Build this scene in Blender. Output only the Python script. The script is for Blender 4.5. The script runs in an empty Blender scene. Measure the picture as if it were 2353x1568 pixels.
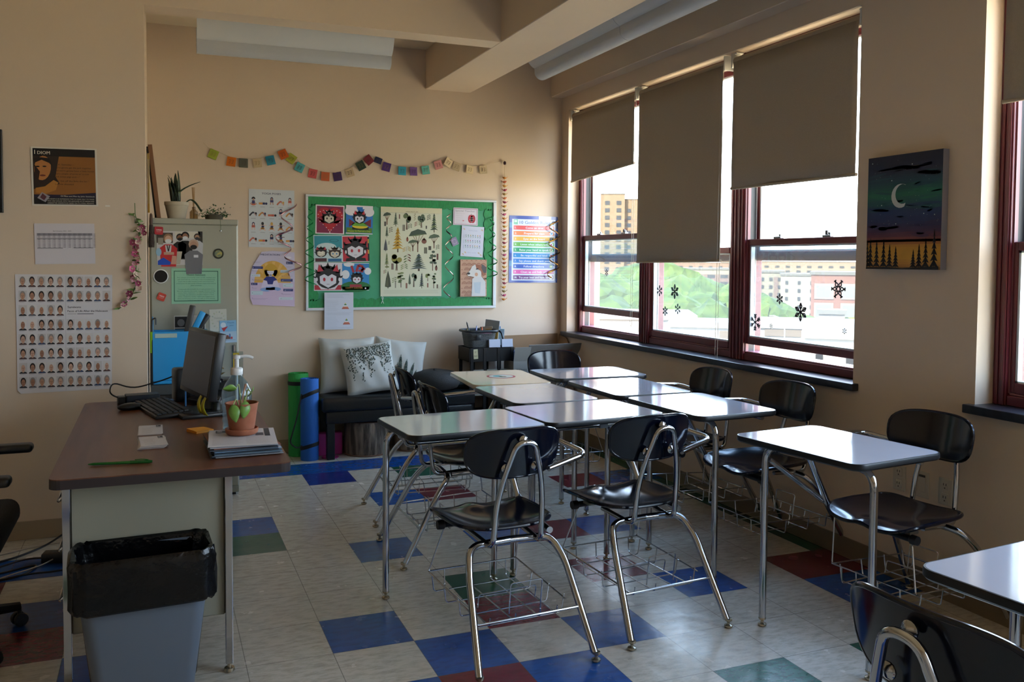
import bpy, bmesh, math, random
from math import sin, cos, pi, radians, sqrt
from mathutils import Vector, Matrix

SC = bpy.context.scene
COL = SC.collection
random.seed(7)

# ------------------------------------------------------------------ colours and materials
def lin(c):
    return c / 12.92 if c <= 0.04045 else ((c + 0.055) / 1.055) ** 2.4

def hx(s):
    s = s.lstrip('#')
    if len(s) == 3:
        s = ''.join(k * 2 for k in s)
    return tuple(lin(int(s[i:i + 2], 16) / 255) for i in (0, 2, 4))

MATS = {}

def mat(name, color='#808080', rough=0.5, metal=0.0, coat=0.0, spec=0.5, noise=None, bump=None, trans=0.0, sheen=0.0, alpha=1.0):
    """noise = (scale, second colour, low, high[, stretch]); bump = (scale, strength)"""
    if name in MATS:
        return MATS[name]
    m = bpy.data.materials.new(name)
    m.use_nodes = True
    nt = m.node_tree
    b = nt.nodes['Principled BSDF']
    c = hx(color) if isinstance(color, str) else color
    b.inputs['Base Color'].default_value = (*c, 1)
    b.inputs['Roughness'].default_value = rough
    b.inputs['Metallic'].default_value = metal
    b.inputs['Coat Weight'].default_value = coat
    b.inputs['Coat Roughness'].default_value = 0.08
    b.inputs['Specular IOR Level'].default_value = spec
    b.inputs['Transmission Weight'].default_value = trans
    b.inputs['Sheen Weight'].default_value = sheen
    b.inputs['Alpha'].default_value = alpha
    if noise or bump:
        tc = nt.nodes.new('ShaderNodeTexCoord')
        mp = nt.nodes.new('ShaderNodeMapping')
        nt.links.new(tc.outputs['Object'], mp.inputs['Vector'])
        if noise and len(noise) > 4:
            mp.inputs['Scale'].default_value = noise[4]
    if noise:
        n = nt.nodes.new('ShaderNodeTexNoise')
        n.inputs['Scale'].default_value = noise[0]
        n.inputs['Detail'].default_value = 4
        nt.links.new(mp.outputs['Vector'], n.inputs['Vector'])
        r = nt.nodes.new('ShaderNodeValToRGB')
        c2 = hx(noise[1]) if isinstance(noise[1], str) else noise[1]
        r.color_ramp.elements[0].position = noise[2]
        r.color_ramp.elements[0].color = (*c, 1)
        r.color_ramp.elements[1].position = noise[3]
        r.color_ramp.elements[1].color = (*c2, 1)
        nt.links.new(n.outputs['Fac'], r.inputs['Fac'])
        nt.links.new(r.outputs['Color'], b.inputs['Base Color'])
    if bump:
        n2 = nt.nodes.new('ShaderNodeTexNoise')
        n2.inputs['Scale'].default_value = bump[0]
        n2.inputs['Detail'].default_value = 3
        nt.links.new(mp.outputs['Vector'], n2.inputs['Vector'])
        bp = nt.nodes.new('ShaderNodeBump')
        bp.inputs['Strength'].default_value = bump[1]
        bp.inputs['Distance'].default_value = 0.01
        nt.links.new(n2.outputs['Fac'], bp.inputs['Height'])
        nt.links.new(bp.outputs['Normal'], b.inputs['Normal'])
    MATS[name] = m
    return m

def print_mat(name, rough, coat=0.0):
    """ink on paper: the pigment of every printed shape is kept in the mesh attribute Col"""
    if name in MATS:
        return MATS[name]
    m = mat(name, '#ffffff', rough, coat=coat)
    nt = m.node_tree
    a = nt.nodes.new('ShaderNodeAttribute')
    a.attribute_name = 'Col'
    nt.links.new(a.outputs['Color'], nt.nodes['Principled BSDF'].inputs['Base Color'])
    return m

def glass_mat(name, tint='#ffffff', rough=0.0, haze=0.0):
    if name in MATS:
        return MATS[name]
    m = bpy.data.materials.new(name)
    m.use_nodes = True
    nt = m.node_tree
    nt.nodes.remove(nt.nodes['Principled BSDF'])
    out = nt.nodes['Material Output']
    t = nt.nodes.new('ShaderNodeBsdfTransparent')
    t.inputs['Color'].default_value = (*hx(tint), 1)
    g = nt.nodes.new('ShaderNodeBsdfGlossy')
    g.inputs['Roughness'].default_value = rough
    lwt = nt.nodes.new('ShaderNodeLayerWeight')
    lwt.inputs['Blend'].default_value = .5
    pw = nt.nodes.new('ShaderNodeMath'); pw.operation = 'POWER'; pw.inputs[1].default_value = 5
    nt.links.new(lwt.outputs['Facing'], pw.inputs[0])
    f = nt.nodes.new('ShaderNodeMath'); f.operation = 'MULTIPLY_ADD'; f.inputs[1].default_value = .9; f.inputs[2].default_value = .03
    nt.links.new(pw.outputs[0], f.inputs[0])
    mx = nt.nodes.new('ShaderNodeMixShader')
    nt.links.new(f.outputs[0], mx.inputs[0])
    nt.links.new(t.outputs[0], mx.inputs[1])
    nt.links.new(g.outputs[0], mx.inputs[2])
    last = mx
    if haze:
        d = nt.nodes.new('ShaderNodeBsdfTranslucent')
        d.inputs['Color'].default_value = (.9, .95, 1, 1)
        m2 = nt.nodes.new('ShaderNodeMixShader')
        m2.inputs[0].default_value = haze
        nt.links.new(mx.outputs[0], m2.inputs[1])
        nt.links.new(d.outputs[0], m2.inputs[2])
        last = m2
    nt.links.new(last.outputs[0], out.inputs[0])
    MATS[name] = m
    return m

# ------------------------------------------------------------------ mesh builder
class MB:
    def __init__(s):
        s.v = []; s.f = []; s.mi = []; s.sm = []; s.fc = []; s.mats = []; s.col = False

    def add(s, vs, fs, m, smooth=False, M=None, color=None):
        o = len(s.v)
        s.v += [tuple(M @ Vector(p)) if M is not None else tuple(p) for p in vs]
        if m not in s.mats:
            s.mats.append(m)
        k = s.mats.index(m)
        for f in fs:
            s.f.append([i + o for i in f]); s.mi.append(k); s.sm.append(smooth); s.fc.append(color)
        if color is not None:
            s.col = True
        return s

    def box(s, x0, x1, y0, y1, z0, z1, m, bev=0.0, M=None, smooth=False, color=None, seg=2):
        if bev <= 0:
            v = [(x, y, z) for x in (x0, x1) for y in (y0, y1) for z in (z0, z1)]
            f = [(0, 1, 3, 2), (4, 6, 7, 5), (0, 4, 5, 1), (2, 3, 7, 6), (0, 2, 6, 4), (1, 5, 7, 3)]
            return s.add(v, f, m, smooth, M, color)
        bm = bmesh.new()
        bmesh.ops.create_cube(bm, size=1)
        for q in bm.verts:
            q.co = ((x0 + x1) / 2 + q.co.x * (x1 - x0), (y0 + y1) / 2 + q.co.y * (y1 - y0), (z0 + z1) / 2 + q.co.z * (z1 - z0))
        bmesh.ops.bevel(bm, geom=list(bm.edges), offset=bev, segments=seg, profile=0.5, affect='EDGES')
        s.bm(bm, m, True if bev > 0.004 else smooth, M, color)
        return s

    def bm(s, bm, m, smooth=True, M=None, color=None):
        bm.verts.ensure_lookup_table(); bm.verts.index_update()
        s.add([q.co.copy() for q in bm.verts], [[q.index for q in f.verts] for f in bm.faces], m, smooth, M, color)
        bm.free()
        return s

    def tube(s, pts, r, m, n=10, closed=False, M=None, caps=True, color=None):
        P = [Vector(p) for p in pts]
        k = len(P)
        if k < 2:
            return s
        T = []
        for i in range(k):
            if closed:
                d = P[(i + 1) % k] - P[i - 1]
            elif i == 0:
                d = P[1] - P[0]
            elif i == k - 1:
                d = P[-1] - P[-2]
            else:
                d = (P[i + 1] - P[i]).normalized() + (P[i] - P[i - 1]).normalized()
            T.append(d.normalized() if d.length > 1e-9 else Vector((0, 0, 1)))
        a = Vector((0, 0, 1)) if abs(T[0].z) < 0.9 else Vector((1, 0, 0))
        N = (a - T[0] * a.dot(T[0])).normalized()
        vs = []
        for i in range(k):
            N = (N - T[i] * N.dot(T[i])).normalized()
            B = T[i].cross(N)
            rr = r[i] if isinstance(r, (list, tuple)) else r
            for j in range(n):
                t = 2 * pi * j / n
                vs.append(P[i] + (N * cos(t) + B * sin(t)) * rr)
        fs = []
        for i in range(k if closed else k - 1):
            for j in range(n):
                a0 = i * n + j; a1 = i * n + (j + 1) % n
                b0 = ((i + 1) % k) * n + j; b1 = ((i + 1) % k) * n + (j + 1) % n
                fs.append((a0, a1, b1, b0))
        if caps and not closed:
            fs.append(tuple(range(n - 1, -1, -1))); fs.append(tuple((k - 1) * n + j for j in range(n)))
        return s.add(vs, fs, m, True, M, color)

    def lathe(s, prof, m, n=24, c=(0, 0, 0), M=None, smooth=True, color=None, cap0=True, cap1=True):
        vs = []
        for (r, z) in prof:
            for j in range(n):
                t = 2 * pi * j / n
                vs.append((c[0] + r * cos(t), c[1] + r * sin(t), c[2] + z))
        fs = []
        for i in range(len(prof) - 1):
            for j in range(n):
                a = i * n + j; b = i * n + (j + 1) % n
                fs.append((a, b, b + n, a + n))
        if cap0 and prof[0][0] > 1e-6:
            fs.append(tuple(range(n - 1, -1, -1)))
        if cap1 and prof[-1][0] > 1e-6:
            k = (len(prof) - 1) * n
            fs.append(tuple(k + j for j in range(n)))
        return s.add(vs, fs, m, smooth, M, color)

    def prism(s, poly, z0, z1, m, M=None, smooth=False, color=None):
        n = len(poly)
        vs = [(x, y, z0) for x, y in poly] + [(x, y, z1) for x, y in poly]
        fs = [tuple(range(n - 1, -1, -1)), tuple(range(n, 2 * n))] + [(i, (i + 1) % n, n + (i + 1) % n, n + i) for i in range(n)]
        return s.add(vs, fs, m, smooth, M, color)

    def ball(s, c, r, m, sub=2, M=None, color=None, disp=0.0, seed=0, sc=(1, 1, 1)):
        bm = bmesh.new()
        bmesh.ops.create_icosphere(bm, subdivisions=sub, radius=1)
        rnd = random.Random(seed)
        for q in bm.verts:
            k = r * (1 + disp * (rnd.random() * 2 - 1))
            q.co = Vector((c[0] + q.co.x * k * sc[0], c[1] + q.co.y * k * sc[1], c[2] + q.co.z * k * sc[2]))
        return s.bm(bm, m, True, M, color)

    def mesh(s, name):
        me = bpy.data.meshes.new(name)
        me.from_pydata(s.v, [], s.f)
        for m in s.mats:
            me.materials.append(m)
        me.polygons.foreach_set('material_index', s.mi)
        me.polygons.foreach_set('use_smooth', s.sm)
        if s.col:
            at = me.attributes.new('Col', 'FLOAT_COLOR', 'CORNER')
            data = []
            for p, c in zip(me.polygons, s.fc):
                c = c or (.8, .8, .8)
                data += [c[0], c[1], c[2], 1.0] * p.loop_total
            at.data.foreach_set('color', data)
        me.update()
        return me

    def build(s, name, parent=None, loc=(0, 0, 0), rz=0.0, autosmooth=True):
        me = s.mesh(name)
        o = bpy.data.objects.new(name, me)
        COL.objects.link(o)
        o.location = loc; o.rotation_euler = (0, 0, rz)
        if parent is not None:
            o.parent = parent
        if any(s.sm):
            try:
                me.set_sharp_from_angle(angle=radians(42))
            except Exception:
                pass
        return o

def arc(pts, r, n=5):
    """round the corners of a polyline"""
    P = [Vector(p) for p in pts]
    out = [P[0]]
    for i in range(1, len(P) - 1):
        a = (P[i - 1] - P[i]); b = (P[i + 1] - P[i])
        d = min(r, a.length * 0.48, b.length * 0.48)
        p0 = P[i] + a.normalized() * d; p1 = P[i] + b.normalized() * d
        for k in range(n + 1):
            t = k / n
            out.append((1 - t) ** 2 * p0 + 2 * t * (1 - t) * P[i] + t * t * p1)
    out.append(P[-1])
    return out

def rrect(w, h, r, n=5, cx=0, cy=0):
    o = []
    for (sx, sy, a0) in ((1, 1, 0), (-1, 1, 90), (-1, -1, 180), (1, -1, 270)):
        for k in range(n + 1):
            a = radians(a0 + 90 * k / n)
            o.append((cx + sx * (w / 2 - r) + r * cos(a), cy + sy * (h / 2 - r) + r * sin(a)))
    return o

# ------------------------------------------------------------------ things, parts, copies
def tag(o, label=None, cat=None, group=None, kind=None):
    if label: o['label'] = label
    if cat: o['category'] = cat
    if group: o['group'] = group
    if kind: o['kind'] = kind
    return o

def thing(name, label, cat, loc=(0, 0, 0), rz=0.0, group=None):
    o = bpy.data.objects.new(name, None)
    COL.objects.link(o)
    o.empty_display_size = 0.1
    o.location = loc; o.rotation_euler = (0, 0, rz)
    return tag(o, label, cat, group)

KIDS = {}

def kids(o):
    return [c for c in bpy.data.objects if c.parent == o]

def copy_tree(o, parent=None):
    c = o.copy()
    COL.objects.link(c)
    if parent is not None:
        c.parent = parent
    for ch in kids(o):
        copy_tree(ch, c)
    return c

def struct(mb, name, label=None):
    return tag(mb.build(name), label, None, None, 'structure')

# ------------------------------------------------------------------ room dimensions (metres; floor tiles are 0.3048)
T = 0.3048
XW, YB, YL = 2.535, 3.15, 1.545
XJ = -0.635                    # left side of the alcove
ZB, ZC = 2.758, 3.06           # underside of the beams, ceiling
XL, YF = -4.6, -6.2            # far left and front walls
SKY, SUN, EXPO = 12.0, 46.0, 0.5
# ------------------------------------------------------------------ flat printed sheets (posters, papers, paintings)
TXT = {}

def text_mesh(s):
    if s in TXT:
        return TXT[s]
    cu = bpy.data.curves.new('t', 'FONT')
    cu.body = s
    cu.resolution_u = 2
    ob = bpy.data.objects.new('t', cu)
    COL.objects.link(ob)
    dg = bpy.context.evaluated_depsgraph_get()
    ev = ob.evaluated_get(dg)
    me = ev.to_mesh()
    vs = [tuple(v.co) for v in me.vertices]
    fs = [list(p.vertices) for p in me.polygons]
    ev.to_mesh_clear()
    bpy.data.objects.remove(ob)
    bpy.data.curves.remove(cu)
    xs = [v[0] for v in vs] or [0, 1]
    TXT[s] = (vs, fs, min(xs), max(xs))
    return TXT[s]

class Art:
    """a sheet w x h metres, x right, z up, printed side towards local -y; art coordinates run 0..1 from the top left"""
    def __init__(s, w, h, paper='#e8e8e8', thick=0.0012, outline=None, rough=0.55, back=None, coat=0.0):
        s.w, s.h, s.mb = w, h, MB()
        s.m = print_mat('print_%d_%d' % (rough * 100, coat * 100), rough, coat)
        s.t = thick
        pts = outline or [(0, 0), (1, 0), (1, 1), (0, 1)]
        q = [(p[0] * w - w / 2, h / 2 - p[1] * h) for p in pts]
        n = len(q)
        c = hx(paper)
        cb = hx(back) if back else c
        s.mb.add([(x, -thick, z) for x, z in q] + [(x, 0, z) for x, z in q], [tuple(range(n))], s.m, color=c)
        s.mb.add([(x, -thick, z) for x, z in q] + [(x, 0, z) for x, z in q],
                 [tuple(range(2 * n - 1, n - 1, -1))] + [(i, n + i, n + (i + 1) % n, (i + 1) % n) for i in range(n)], s.m, color=cb)

    def poly(s, pts, c, l=1):
        y = -s.t - 0.00022 * l
        s.mb.add([(p[0] * s.w - s.w / 2, y, s.h / 2 - p[1] * s.h) for p in pts], [tuple(range(len(pts)))], s.m, color=hx(c))
        return s

    def rect(s, x0, y0, x1, y1, c, l=1):
        return s.poly([(x0, y0), (x1, y0), (x1, y1), (x0, y1)], c, l)

    def ell(s, cx, cy, rx, ry, c, l=1, n=18, a0=0, a1=360, rot=0):
        p = []
        k = radians(rot)
        for i in range(n):
            a = radians(a0 + (a1 - a0) * i / (n if a1 - a0 == 360 else n - 1))
            dx, dy = rx * cos(a) * s.w, ry * sin(a) * s.h
            p.append((cx + (dx * cos(k) - dy * sin(k)) / s.w, cy + (dx * sin(k) + dy * cos(k)) / s.h))
        return s.poly(p, c, l)

    def line(s, pts, wd, c, l=1):
        """polyline of width wd metres"""
        for (x0, y0), (x1, y1) in zip(pts, pts[1:]):
            dx, dy = (x1 - x0) * s.w, (y1 - y0) * s.h
            L = sqrt(dx * dx + dy * dy) or 1
            nx, ny = -dy / L * wd / 2 / s.w, dx / L * wd / 2 / s.h
            s.poly([(x0 + nx, y0 + ny), (x1 + nx, y1 + ny), (x1 - nx, y1 - ny), (x0 - nx, y0 - ny)], c, l)
        return s

    def ring(s, x0, y0, x1, y1, wd, c, l=1):
        a = wd / s.w; b = wd / s.h
        s.rect(x0, y0, x1, y0 + b, c, l); s.rect(x0, y1 - b, x1, y1, c, l)
        s.rect(x0, y0, x0 + a, y1, c, l); s.rect(x1 - a, y0, x1, y1, c, l)
        return s

    def text(s, t, x, y, size, c, l=2, al='c', maxw=None, bold=0.0, rot=0.0):
        """x, y: baseline anchor; size: letter height in metres; maxw: fit to this share of the width"""
        vs, fs, a, b = text_mesh(t)
        k = size / 0.72
        kx = k
        if maxw:
            kx = maxw * s.w / (b - a)
        off = {'c': (a + b) / 2, 'l': a, 'r': b}[al]
        yy = -s.t - 0.00022 * l
        X = x * s.w - s.w / 2; Z = s.h / 2 - y * s.h
        cr, sr = cos(radians(rot)), sin(radians(rot))
        def put(dx, dl):
            s.mb.add([(X + ((v[0] - off) * kx + dx) * cr - v[1] * k * sr, yy - dl, Z + v[1] * k * cr + ((v[0] - off) * kx + dx) * sr) for v in vs], fs, s.m, color=hx(c))
        put(0, 0)
        if bold:
            put(bold, 0.00005)
        return s

    def lines(s, x0, x1, y0, y1, n, c, wd=0.0012, rag=0.15, l=1, seed=1):
        r = random.Random(seed)
        for i in range(n):
            y = y0 + (y1 - y0) * i / max(1, n - 1)
            e = x1 - r.random() * rag * (x1 - x0)
            s.rect(x0, y - wd / s.h / 2, e, y + wd / s.h / 2, c, l)
        return s

    def build(s, name, label=None, cat=None, loc=(0, 0, 0), rz=0.0, roll=0.0, tilt=0.0, group=None, parent=None):
        o = s.mb.build(name, parent)
        o.location = loc
        o.rotation_mode = 'XYZ'
        o.rotation_euler = (tilt, roll, rz)
        if label:
            tag(o, label, cat, group)
        return o

GAP = 0.002

def back_wall(x, z, gap=GAP):
    return (x, YB - gap, z)

def left_wall(x, z, gap=GAP):
    return (x, YL - gap, z)

# ---- left wall posters
a = Art(0.302, 0.295, '#cfc9bd', rough=0.35)
a.rect(.03, .025, .97, .975, '#08070a')
a.rect(.03, .155, .97, .81, '#8c5a28', 2)
a.poly([(.03, .155), (.42, .155), (.36, .5), (.42, .62), (.03, .72)], '#2a1d17', 3)
a.ell(.17, .36, .125, .21, '#b0743f', 4, rot=8).poly([(.05, .3), (.13, .42), (.1, .6), (.17, .57), (.2, .66), (.1, .62), (.05, .5)], '#2b1812', 5)
a.ell(.2, .33, .03, .012, '#2b1812', 5).ell(.1, .335, .03, .012, '#140c0a', 6).ell(.17, .485, .045, .016, '#6a2d22', 6)
a.poly([(.03, .2), (.12, .175), (.28, .19), (.33, .34), (.27, .27), (.16, .22), (.06, .27)], '#15100f', 6)
a.poly([(.06, .7), (.2, .67), (.33, .56), (.4, .6), (.36, .73), (.2, .8), (.06, .78)], '#a8702f', 5)
a.poly([(.03, .81), (.5, .81), (.97, .765), (.97, .88), (.03, .88)], '#1a1430', 6).rect(.03, .86, .97, .975, '#08070a', 7)
a.poly([(.08, .87), (.15, .77), (.27, .84), (.2, .94)], '#8d8a90', 8).poly([(.12, .86), (.16, .79), (.22, .85), (.18, .91)], '#5c3038', 9)
a.text('I', .055, .125, .022, '#d8d2c4', 8, 'l', bold=.0006).text('DIOM', .1, .125, .0165, '#d8d2c4', 8, 'l', bold=.0006)
for i, (t, w) in enumerate((('"O.K. Someday—', .3), ("we're gonna get the jack together", .56), ("and we're gonna have a little house", .6), ("and a couple of acres an' a cow", .52), ('and some pigs and—"', .38))):
    a.text(t, .35, .305 + i * .052, .0075, '#2e1c10', 8, 'l', maxw=w)
a.text('"An\' live off the fatta the lan\',"', .35, .585, .0075, '#2e1c10', 8, 'l', maxw=.52).text('Lennie shouted.', .36, .64, .0075, '#2e1c10', 8, 'l', maxw=.28)
a.text('Of Mice and Men by John Steinbeck', .95, .845, .0075, '#d0cabc', 9, 'r', maxw=.52)
for i, t in enumerate(('AN IDIOM IS AN EXPRESSION THAT IS CLEAR ONLY TO THOSE', 'WHO ARE FAMILIAR WITH THE LANGUAGE OF ITS ORIGIN AND', 'CANNOT BE UNDERSTOOD BASED ON ITS LITERAL MEANING.')):
    a.text(t, .23, .893 + i * .035, .0062, '#c8c2b4', 9, 'l', maxw=.71)
a.build('language_poster', 'square brown and black poster headed IDIOM with a man\'s face', 'poster', left_wall(-1.015, 1.848), roll=radians(-.8))

a = Art(0.276, 0.206, '#c9c4ca')
a.text('Bell Schedule 2022 - 2023', .46, .2, .0055, '#2a2830', 1, maxw=.3)
a.rect(.04, .24, .96, .3, '#807c84').rect(.04, .36, .96, .39, '#8a868c').rect(.04, .595, .46, .62, '#8f8b92').rect(.64, .59, .97, .615, '#8f8b92')
for i in range(9):
    a.rect(.04, .31 + i * .033, .96, .313 + i * .033, '#a09ca4', 2)
for i in range(12):
    x = .04 + i * .0836
    a.rect(x, .24, x + .004, .62, '#98949c', 2)
    for k in range(10):
        a.rect(x + .015, .255 + k * .036, x + .055, .266 + k * .036, '#57545c', 3)
a.build('schedule_sheet', 'white printed timetable sheet with grey table above the faces poster', 'paper', left_wall(-1.018, 1.508), roll=radians(-.9))

def face(a, cx, cy, w, h, k, l=1):
    r = random.Random(k * 13 + 5)
    bg = r.choice(['#c9c6c4', '#bdb9b8', '#cfcbc8'])
    skin = r.choice(['#b58a70', '#a87a62', '#c19a84', '#9c7058'])
    kind = r.choice(['dark', 'grey', 'bald', 'bald', 'dark', 'grey'])
    cloth = r.choice(['#1c1a1e', '#26242c', '#3a4a68', '#4a3030', '#1c1a1e', '#5a5a62'])
    a.rect(cx - w / 2, cy - h / 2, cx + w / 2, cy + h / 2, bg, l)
    a.ell(cx, cy + h * .52, w * .48, h * .2, cloth, l + 1, 10, 180, 360)
    if kind != 'bald':
        a.ell(cx, cy - h * .1, w * .34, h * .38, {'dark': '#221614', 'grey': '#8b8480'}[kind], l + 2, 12)
    a.rect(cx - w * .11, cy + h * .1, cx + w * .11, cy + h * .4, skin, l + 2)
    a.ell(cx, cy + h * .02, w * .25, h * .34, skin, l + 3, 12)
    for sx in (-1, 1):
        a.rect(cx + sx * w * .1 - w * .05, cy - h * .04, cx + sx * w * .1 + w * .05, cy - h * .005, '#4a3028', l + 4)
    a.rect(cx - w * .025, cy - h * .02, cx + w * .025, cy + h * .1, '#8c604c', l + 4)
    a.rect(cx - w * .08, cy + h * .17, cx + w * .08, cy + h * .2, '#7a4038', l + 4)
    a.rect(cx - w * .42, cy + h * .55, cx + w * .3, cy + h * .57, '#8a8684', l + 1)
    a.rect(cx - w * .42, cy + h * .61, cx + w * .12, cy + h * .625, '#8a8684', l + 1)

a = Art(0.446, 0.604, '#cbc8cb', outline=[(0, 0), (1, 0), (.99, .985), (.5, .992), (.05, 1), (.015, .97), (.012, .5)])
k = 0
for row in range(8):
    for c in range(10):
        k += 1
        if row == 2 and c > 4:
            continue
        face(a, .075 + c * .0945 + (.012 if c > 4 else 0), .06 + row * .121, .083, .088, k)
a.rect(.508, .01, .512, .985, '#b0adb0')
a.text('Survivors:', .53, .285, .0115, '#1c1a20', 2, 'l', bold=.0005).text('Faces of Life After the Holocaust', .53, .318, .0105, '#1c1a20', 2, 'l', maxw=.42, bold=.0003)
a.rect(.53, .333, .62, .336, '#77747a').rect(.63, .332, .8, .337, '#4a484e')
a.build('survivors_poster', 'large white poster with rows of small portrait photographs', 'poster', left_wall(-1.025, 1.049), roll=radians(.4))

a = Art(0.022, 0.007, '#d8d4cc')
a.build('tape_scrap', 'tiny scrap of white tape stuck on the left wall', 'tape', left_wall(-.818, 1.706))
f = thing('picture_frame', 'black framed picture cut by the left edge of the photo', 'picture frame', left_wall(-1.54, 1.863, .002))
mb = MB()
bk = mat('black_frame', '#0b0b0d', .35)
for (x0, x1, z0, z1) in ((-.25, .25, .185, .205), (-.25, .25, -.205, -.185), (-.25, -.232, -.185, .185), (.232, .25, -.185, .185)):
    mb.box(x0, x1, -.025, 0, z0, z1, bk, .002)
mb.build('frame', f)
Art(.46, .366, '#141517', .004).rect(.3, .55, .99, .75, '#5c6066').rect(.55, .3, .9, .62, '#24272c', 2).build('picture', parent=f, loc=(0, -.004, 0))

# ---- back wall: yoga and meditation posters
a = Art(0.323, 0.42, '#c3cacf', rough=.35)
a.text('YOGA POSES', .49, .085, .0135, '#272a52', 2, maxw=.42, bold=.0007)
SK = {'d': '#5a3527', 'p': '#d8b0a0', 'l': '#e2c8bc', 'o': '#c87a5c'}

def yogi(a, x, y, s, pose, top, bot, hair, skin):
    w = .011
    def P(dx, dy): return (x + dx * s, y + dy * s * .77)
    if pose == 'stand':
        a.line([P(-.02, .0), P(-.03, .05)], w * .6, skin).line([P(.02, 0), P(.03, .05)], w * .6, skin)
        a.rect(*P(-.035, -.05), *P(.035, .0), top, 2).ell(*P(0, -.075), .03 * s, .03 * s, hair, 2, 12).ell(*P(0, -.068), .018 * s, .02 * s, skin, 3, 10)
    elif pose == 'sit':
        a.line([P(-.07, .05), P(-.02, .01), P(.02, .01), P(.07, .05)], w * .6, skin).ell(*P(0, .055), .05 * s, .016 * s, bot, 2, 12)
        a.rect(*P(-.03, -.03), *P(.03, .04), top, 2).ell(*P(0, -.06), .04 * s, .038 * s, hair, 2, 12, 180, 360).ell(*P(0, -.05), .02 * s, .02 * s, skin, 3, 10)
    elif pose == 'fold':
        a.line([P(-.08, .05), P(-.04, 0), P(.0, -.03)], w, bot).line([P(0, -.03), P(.06, .05)], w * .8, top).ell(*P(.05, .0), .022 * s, .022 * s, hair, 2, 10).line([P(.02, -.01), P(.05, .05)], w * .5, skin, 2)
    elif pose == 'lie':
        a.line([P(-.08, .03), P(.0, .03)], w * 1.3, bot).line([P(0, .03), P(.05, .03)], w * 1.4, top, 2).ell(*P(.075, .03), .025 * s, .02 * s, hair, 2, 10)
    else:
        a.line([P(-.06, .06), P(0, .0), P(.06, .06)], w * .8, skin).line([P(-.03, .03), P(0, 0), P(.03, .03)], w * 1.3, bot, 2)
        a.line([P(0, 0), P(.01, -.05)], w * 1.6, top, 2).line([P(-.06, -.05), P(.08, -.05)], w * .45, skin, 3).ell(*P(.0, -.085), .028 * s, .028 * s, hair, 3, 12)

rnd = random.Random(3)
ys = (.24, .44, .68, .88)
for r, y in enumerate(ys):
    for c in range(5):
        x = .1 + c * .2
        p = [['sit', 'lie', 'stand', 'fold', 'stand'], ['fold', 'fold', 'lie', 'stand', 'fold'], ['stand', 'war', 'war', 'war', 'fold'], ['fold', 'lie', 'stand', 'war', 'lie']][r][c]
        yogi(a, x, y - .02, 1.05, p, rnd.choice(['#1e2450', '#3a3468', '#1e2450', '#b85a48']), rnd.choice(['#c98a3c', '#c46a50', '#1c1c2c', '#c98a3c']), rnd.choice(['#141016', '#c9a050', '#141016', '#1e2450']), rnd.choice(['#5a3d34', '#d6b5ac', '#d6b5ac', '#b08878']))
        a.rect(x - .05, y + .06, x + .05, y + .067, '#8d9298')
a.build('yoga_poster', 'white poster of small exercise figures headed YOGA POSES', 'poster', back_wall(.2, 1.732), roll=radians(.4))

a = Art(0.318, 0.408, '#c9b5d0', rough=.35, outline=[(.25, .02), (.5, 0), (.99, .02), (1, 1), (.5, .985), (.06, .965), (0, .85), (.0, .45), (.05, .28), (.16, .14)])
a.poly([(.16, .14), (.25, .02), (.5, 0), (.99, .02), (1, .56), (0, .56), (.0, .45), (.05, .28)], '#c6bfd6', 1)
a.ell(.5, .57, .41, .39, '#cf9f43', 2, 26, 180, 360)
for i in range(7):
    a.poly([(.5, .57), (.5 + .4 * cos(radians(190 + i * 26)), .57 + .38 * sin(radians(190 + i * 26))), (.5 + .4 * cos(radians(200 + i * 26)), .57 + .38 * sin(radians(200 + i * 26)))], '#d8ae62', 3)
a.ell(.46, .36, .15, .13, '#c39a2c', 4).ell(.36, .4, .07, .06, '#c39a2c', 4).ell(.57, .4, .07, .06, '#c39a2c', 4)
a.poly([(.37, .36), (.53, .36), (.52, .4), (.45, .45), (.38, .4)], '#d2cfe0', 5).rect(.42, .43, .48, .47, '#d2cfe0', 5)
a.rect(.405, .385, .43, .389, '#4a4458', 6).rect(.475, .385, .5, .389, '#4a4458', 6).rect(.44, .415, .47, .42, '#8a5a6a', 6)
a.poly([(.36, .46), (.53, .46), (.6, .52), (.52, .54), (.5, .6), (.39, .6), (.37, .54), (.29, .52)], '#1e2a78', 6)
a.poly([(.29, .53), (.37, .54), (.39, .6), (.5, .6), (.52, .54), (.6, .53), (.66, .66), (.24, .66)], '#cfc6e0', 5)
a.ell(.37, .695, .15, .035, '#7f9fd0', 6).ell(.55, .685, .14, .035, '#7f9fd0', 6).rect(.35, .645, .55, .7, '#7f9fd0', 6).ell(.5, .715, .1, .012, '#c9b5d0', 7)
a.text('MEDITATION', .44, .085, .0135, '#262a5a', 3, maxw=.42, bold=.0007)
a.ell(.86, .115, .06, .018, '#d8d4de', 3)
for (x0, y0, x1, y1, c) in ((.05, .28, .28, .325, '#232a6a'), (.02, .42, .22, .465, '#c6d2dc'), (.02, .575, .16, .615, '#232a6a'), (.02, .72, .28, .79, '#bccfd8'),
                            (.8, .19, .95, .235, '#232a6a'), (.67, .34, .95, .39, '#c2d0d8'), (.68, .5, .95, .55, '#232a6a'), (.73, .585, .96, .65, '#bccfd8'), (.74, .68, .96, .725, '#232a6a'), (.64, .83, .96, .88, '#c2d0d8')):
    a.rect(x0, y0, x1, y1, c, 4)
    a.lines(x0 + .05, x1 - .02, y0 + .014, y1 - .014, 2, '#8f9cc0' if c == '#232a6a' else '#7d93a4', .0013, .2, 5)
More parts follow.
